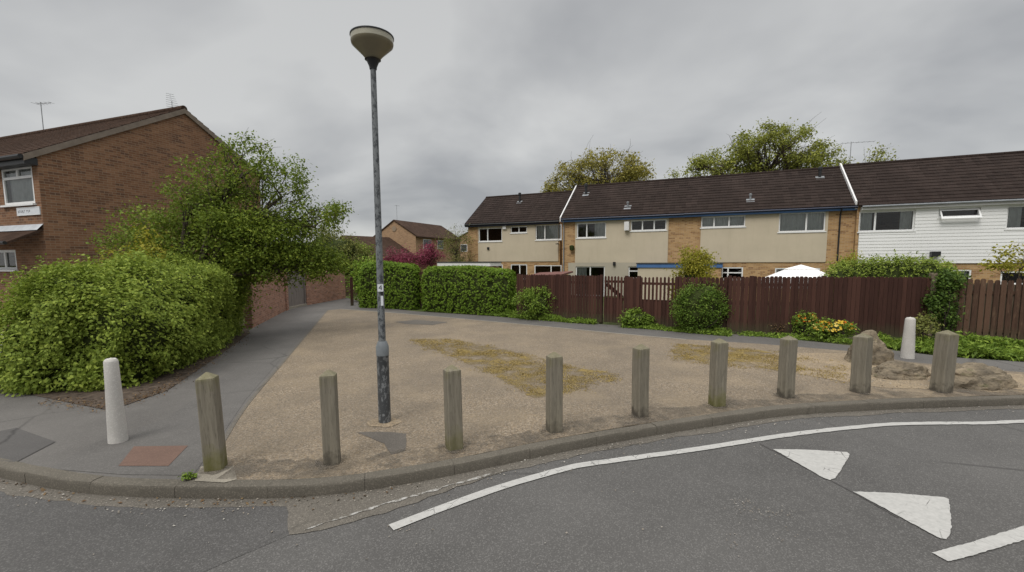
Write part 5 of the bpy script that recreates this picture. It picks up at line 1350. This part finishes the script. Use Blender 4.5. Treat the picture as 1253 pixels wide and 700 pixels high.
# ---------------------------------------------------------------- rocks
def rock(label, p, sx, sy, sz, seed, rz=0, ridge=1.):
    bm = bmesh.new(); bmesh.ops.create_icosphere(bm, subdivisions=5, radius=1)
    for v in bm.verts:
        q = v.co*1.1 + Vector((seed, seed*2, 0)); k = 1 + .24*noise.fractal(q, 1, 2, 4) + .05*noise.cell(q*1.3) - .02
        k += .03*noise.noise(v.co*9 + Vector((seed, 0, 0)))
        z = v.co.z*k; z = math.copysign(abs(z)**ridge, z)
        v.co = Vector((v.co.x*k*sx, v.co.y*k*sy, z*sz if z > 0 else z*.08))
    me = bpy.data.meshes.new('boulder'); bm.to_mesh(me); bm.free(); me.materials.append(M['rock'])
    for f in me.polygons: f.use_smooth = True
    me.set_sharp_from_angle(angle=R(28))
    o = bpy.data.objects.new('boulder', me); COL.objects.link(o); o.location = (p[0], p[1], ZT); o.rotation_euler = (0, 0, rz)
    tag(o, label, 'rock', 'sandstone boulders by the kerb')
rock('upright angular sandstone boulder behind the eighth timber bollard', G(1068, 446) + np.array((.12, .25, 0)), .5, .36, .60, 3.1, .3)
rock('low grey boulder between the two right hand timber bollards', G(1112, 464) + np.array((0, .2, 0)), .52, .3, .26, 8.4, .1)
rock('broad low sandstone boulder right of the last timber bollard', G(1213, 477) + np.array((.05, .3, 0)), .72, .38, .33, 5.7, .15)
rock('small flat stone half sunk beside the last timber bollard', G(1176, 464) + np.array((0, .12, 0)), .3, .22, .25, 12.2, .6)
P = np.array([(*(G(rng.uniform(1040, 1253), rng.uniform(450, 478))[:2]), ZT+.016) for _ in range(240)])
V, Fq = leaf_quads(P, np.tile((0, 0, 1.), (len(P), 1)), .03, .8, .4); kind(np_mesh('loose_stones', V, Fq, M['grit']), 'stuff')
bush('weed_tuft', 'tiny bright green tuft on the kerb by the first timber bollard', fpos(232, 588), (.05, .03, .03), 140, 'L_weed', .03, cl=12, sp=.015, core=0)
ring = [(g[0] + (.24 + .1*noise.noise((math.cos(k*.26)*2, math.sin(k*.26)*2, 8)))*math.cos(k*.2618), g[1] - .03 + (.17 + .08*noise.noise((math.cos(k*.26)*2, math.sin(k*.26)*2, 3)))*math.sin(k*.2618)) for k in range(24)]
sheet('sandy_ground', ring, ZT + .0125, M['sand'])

# ---------------------------------------------------------------- sky and light
w = bpy.data.worlds.new('World'); sc.world = w; w.use_nodes = True; nt = w.node_tree; nt.nodes.clear()
def N_(t, **k):
    x = nt.nodes.new(t)
    for a, b in k.items(): setattr(x, a, b)
    return x
out = N_('ShaderNodeOutputWorld'); bg = N_('ShaderNodeBackground'); nt.links.new(bg.outputs[0], out.inputs[0]); bg.inputs[1].default_value = .1
SUN_EL, SUN_AZ = R(52), R(215)                  # azimuth clockwise from +Y
sky = N_('ShaderNodeTexSky', sky_type='NISHITA', sun_disc=False); sky.sun_elevation = SUN_EL; sky.sun_rotation = SUN_AZ
tc = N_('ShaderNodeTexCoord'); sp = N_('ShaderNodeSeparateXYZ'); nt.links.new(tc.outputs['Generated'], sp.inputs[0])
def Mth(op, a, b=0.):
    x = N_('ShaderNodeMath', operation=op)
    for s_, v in ((x.inputs[0], a), (x.inputs[1], b)):
        if hasattr(v, 'node'): nt.links.new(v, s_)
        else: s_.default_value = v
    return x.outputs[0]
zz = Mth('ADD', Mth('MAXIMUM', sp.outputs[2], 0.), .28)
cv = N_('ShaderNodeCombineXYZ'); nt.links.new(Mth('DIVIDE', sp.outputs[0], zz), cv.inputs[0]); nt.links.new(Mth('DIVIDE', sp.outputs[1], zz), cv.inputs[1]); cv.inputs[2].default_value = 3.7
nz = N_('ShaderNodeTexNoise'); nt.links.new(cv.outputs[0], nz.inputs['Vector']); nz.inputs['Scale'].default_value = .95; nz.inputs['Detail'].default_value = 5; nz.inputs['Roughness'].default_value = .5; nz.inputs['Distortion'].default_value = .25
rp = N_('ShaderNodeValToRGB'); nt.links.new(nz.outputs['Fac'], rp.inputs[0]); e = rp.color_ramp.elements
e[0].position = .33; e[0].color = (.62, .63, .652, 1); e[1].position = .60; e[1].color = (1.13, 1.13, 1.115, 1)
hz = N_('ShaderNodeValToRGB'); nt.links.new(sp.outputs[2], hz.inputs[0]); e = hz.color_ramp.elements
e[0].position = 0.; e[0].color = (.52, .52, .515, 1); e[1].position = .12; e[1].color = (.47, .472, .47, 1)
x = e.new(.5); x.color = (.43, .433, .436, 1); x = e.new(.68); x.color = (1.0, 1.0, 1.0, 1); x = e.new(1.); x.color = (1.9, 1.9, 1.9, 1)
mu = N_('ShaderNodeMix', data_type='RGBA', blend_type='MULTIPLY'); mu.inputs[0].default_value = 1; nt.links.new(rp.outputs[0], mu.inputs[6]); nt.links.new(hz.outputs[0], mu.inputs[7])
m10 = N_('ShaderNodeVectorMath', operation='SCALE'); nt.links.new(mu.outputs[2], m10.inputs[0]); m10.inputs['Scale'].default_value = 9.6
mx = N_('ShaderNodeMix', data_type='RGBA'); mx.inputs[0].default_value = .06; nt.links.new(m10.outputs[0], mx.inputs[6]); nt.links.new(sky.outputs[0], mx.inputs[7])
nt.links.new(mx.outputs[2], bg.inputs[0])
sl = bpy.data.lights.new('sun', 'SUN'); sl.energy = 1.4; sl.angle = R(25); sl.color = (1., .97, .92); so_ = bpy.data.objects.new('sun', sl); COL.objects.link(so_)
dv = Vector((math.sin(SUN_AZ)*math.cos(SUN_EL), math.cos(SUN_AZ)*math.cos(SUN_EL), math.sin(SUN_EL)))
so_.rotation_euler = dv.to_track_quat('Z', 'Y').to_euler()
vs_ = sc.view_settings; vs_.view_transform = 'Standard'; vs_.look = 'None'; vs_.exposure = .33; vs_.gamma = 1; vs_.use_curve_mapping = False
sc.render.engine = 'CYCLES'; sc.cycles.max_bounces = 6; sc.cycles.transparent_max_bounces = 8
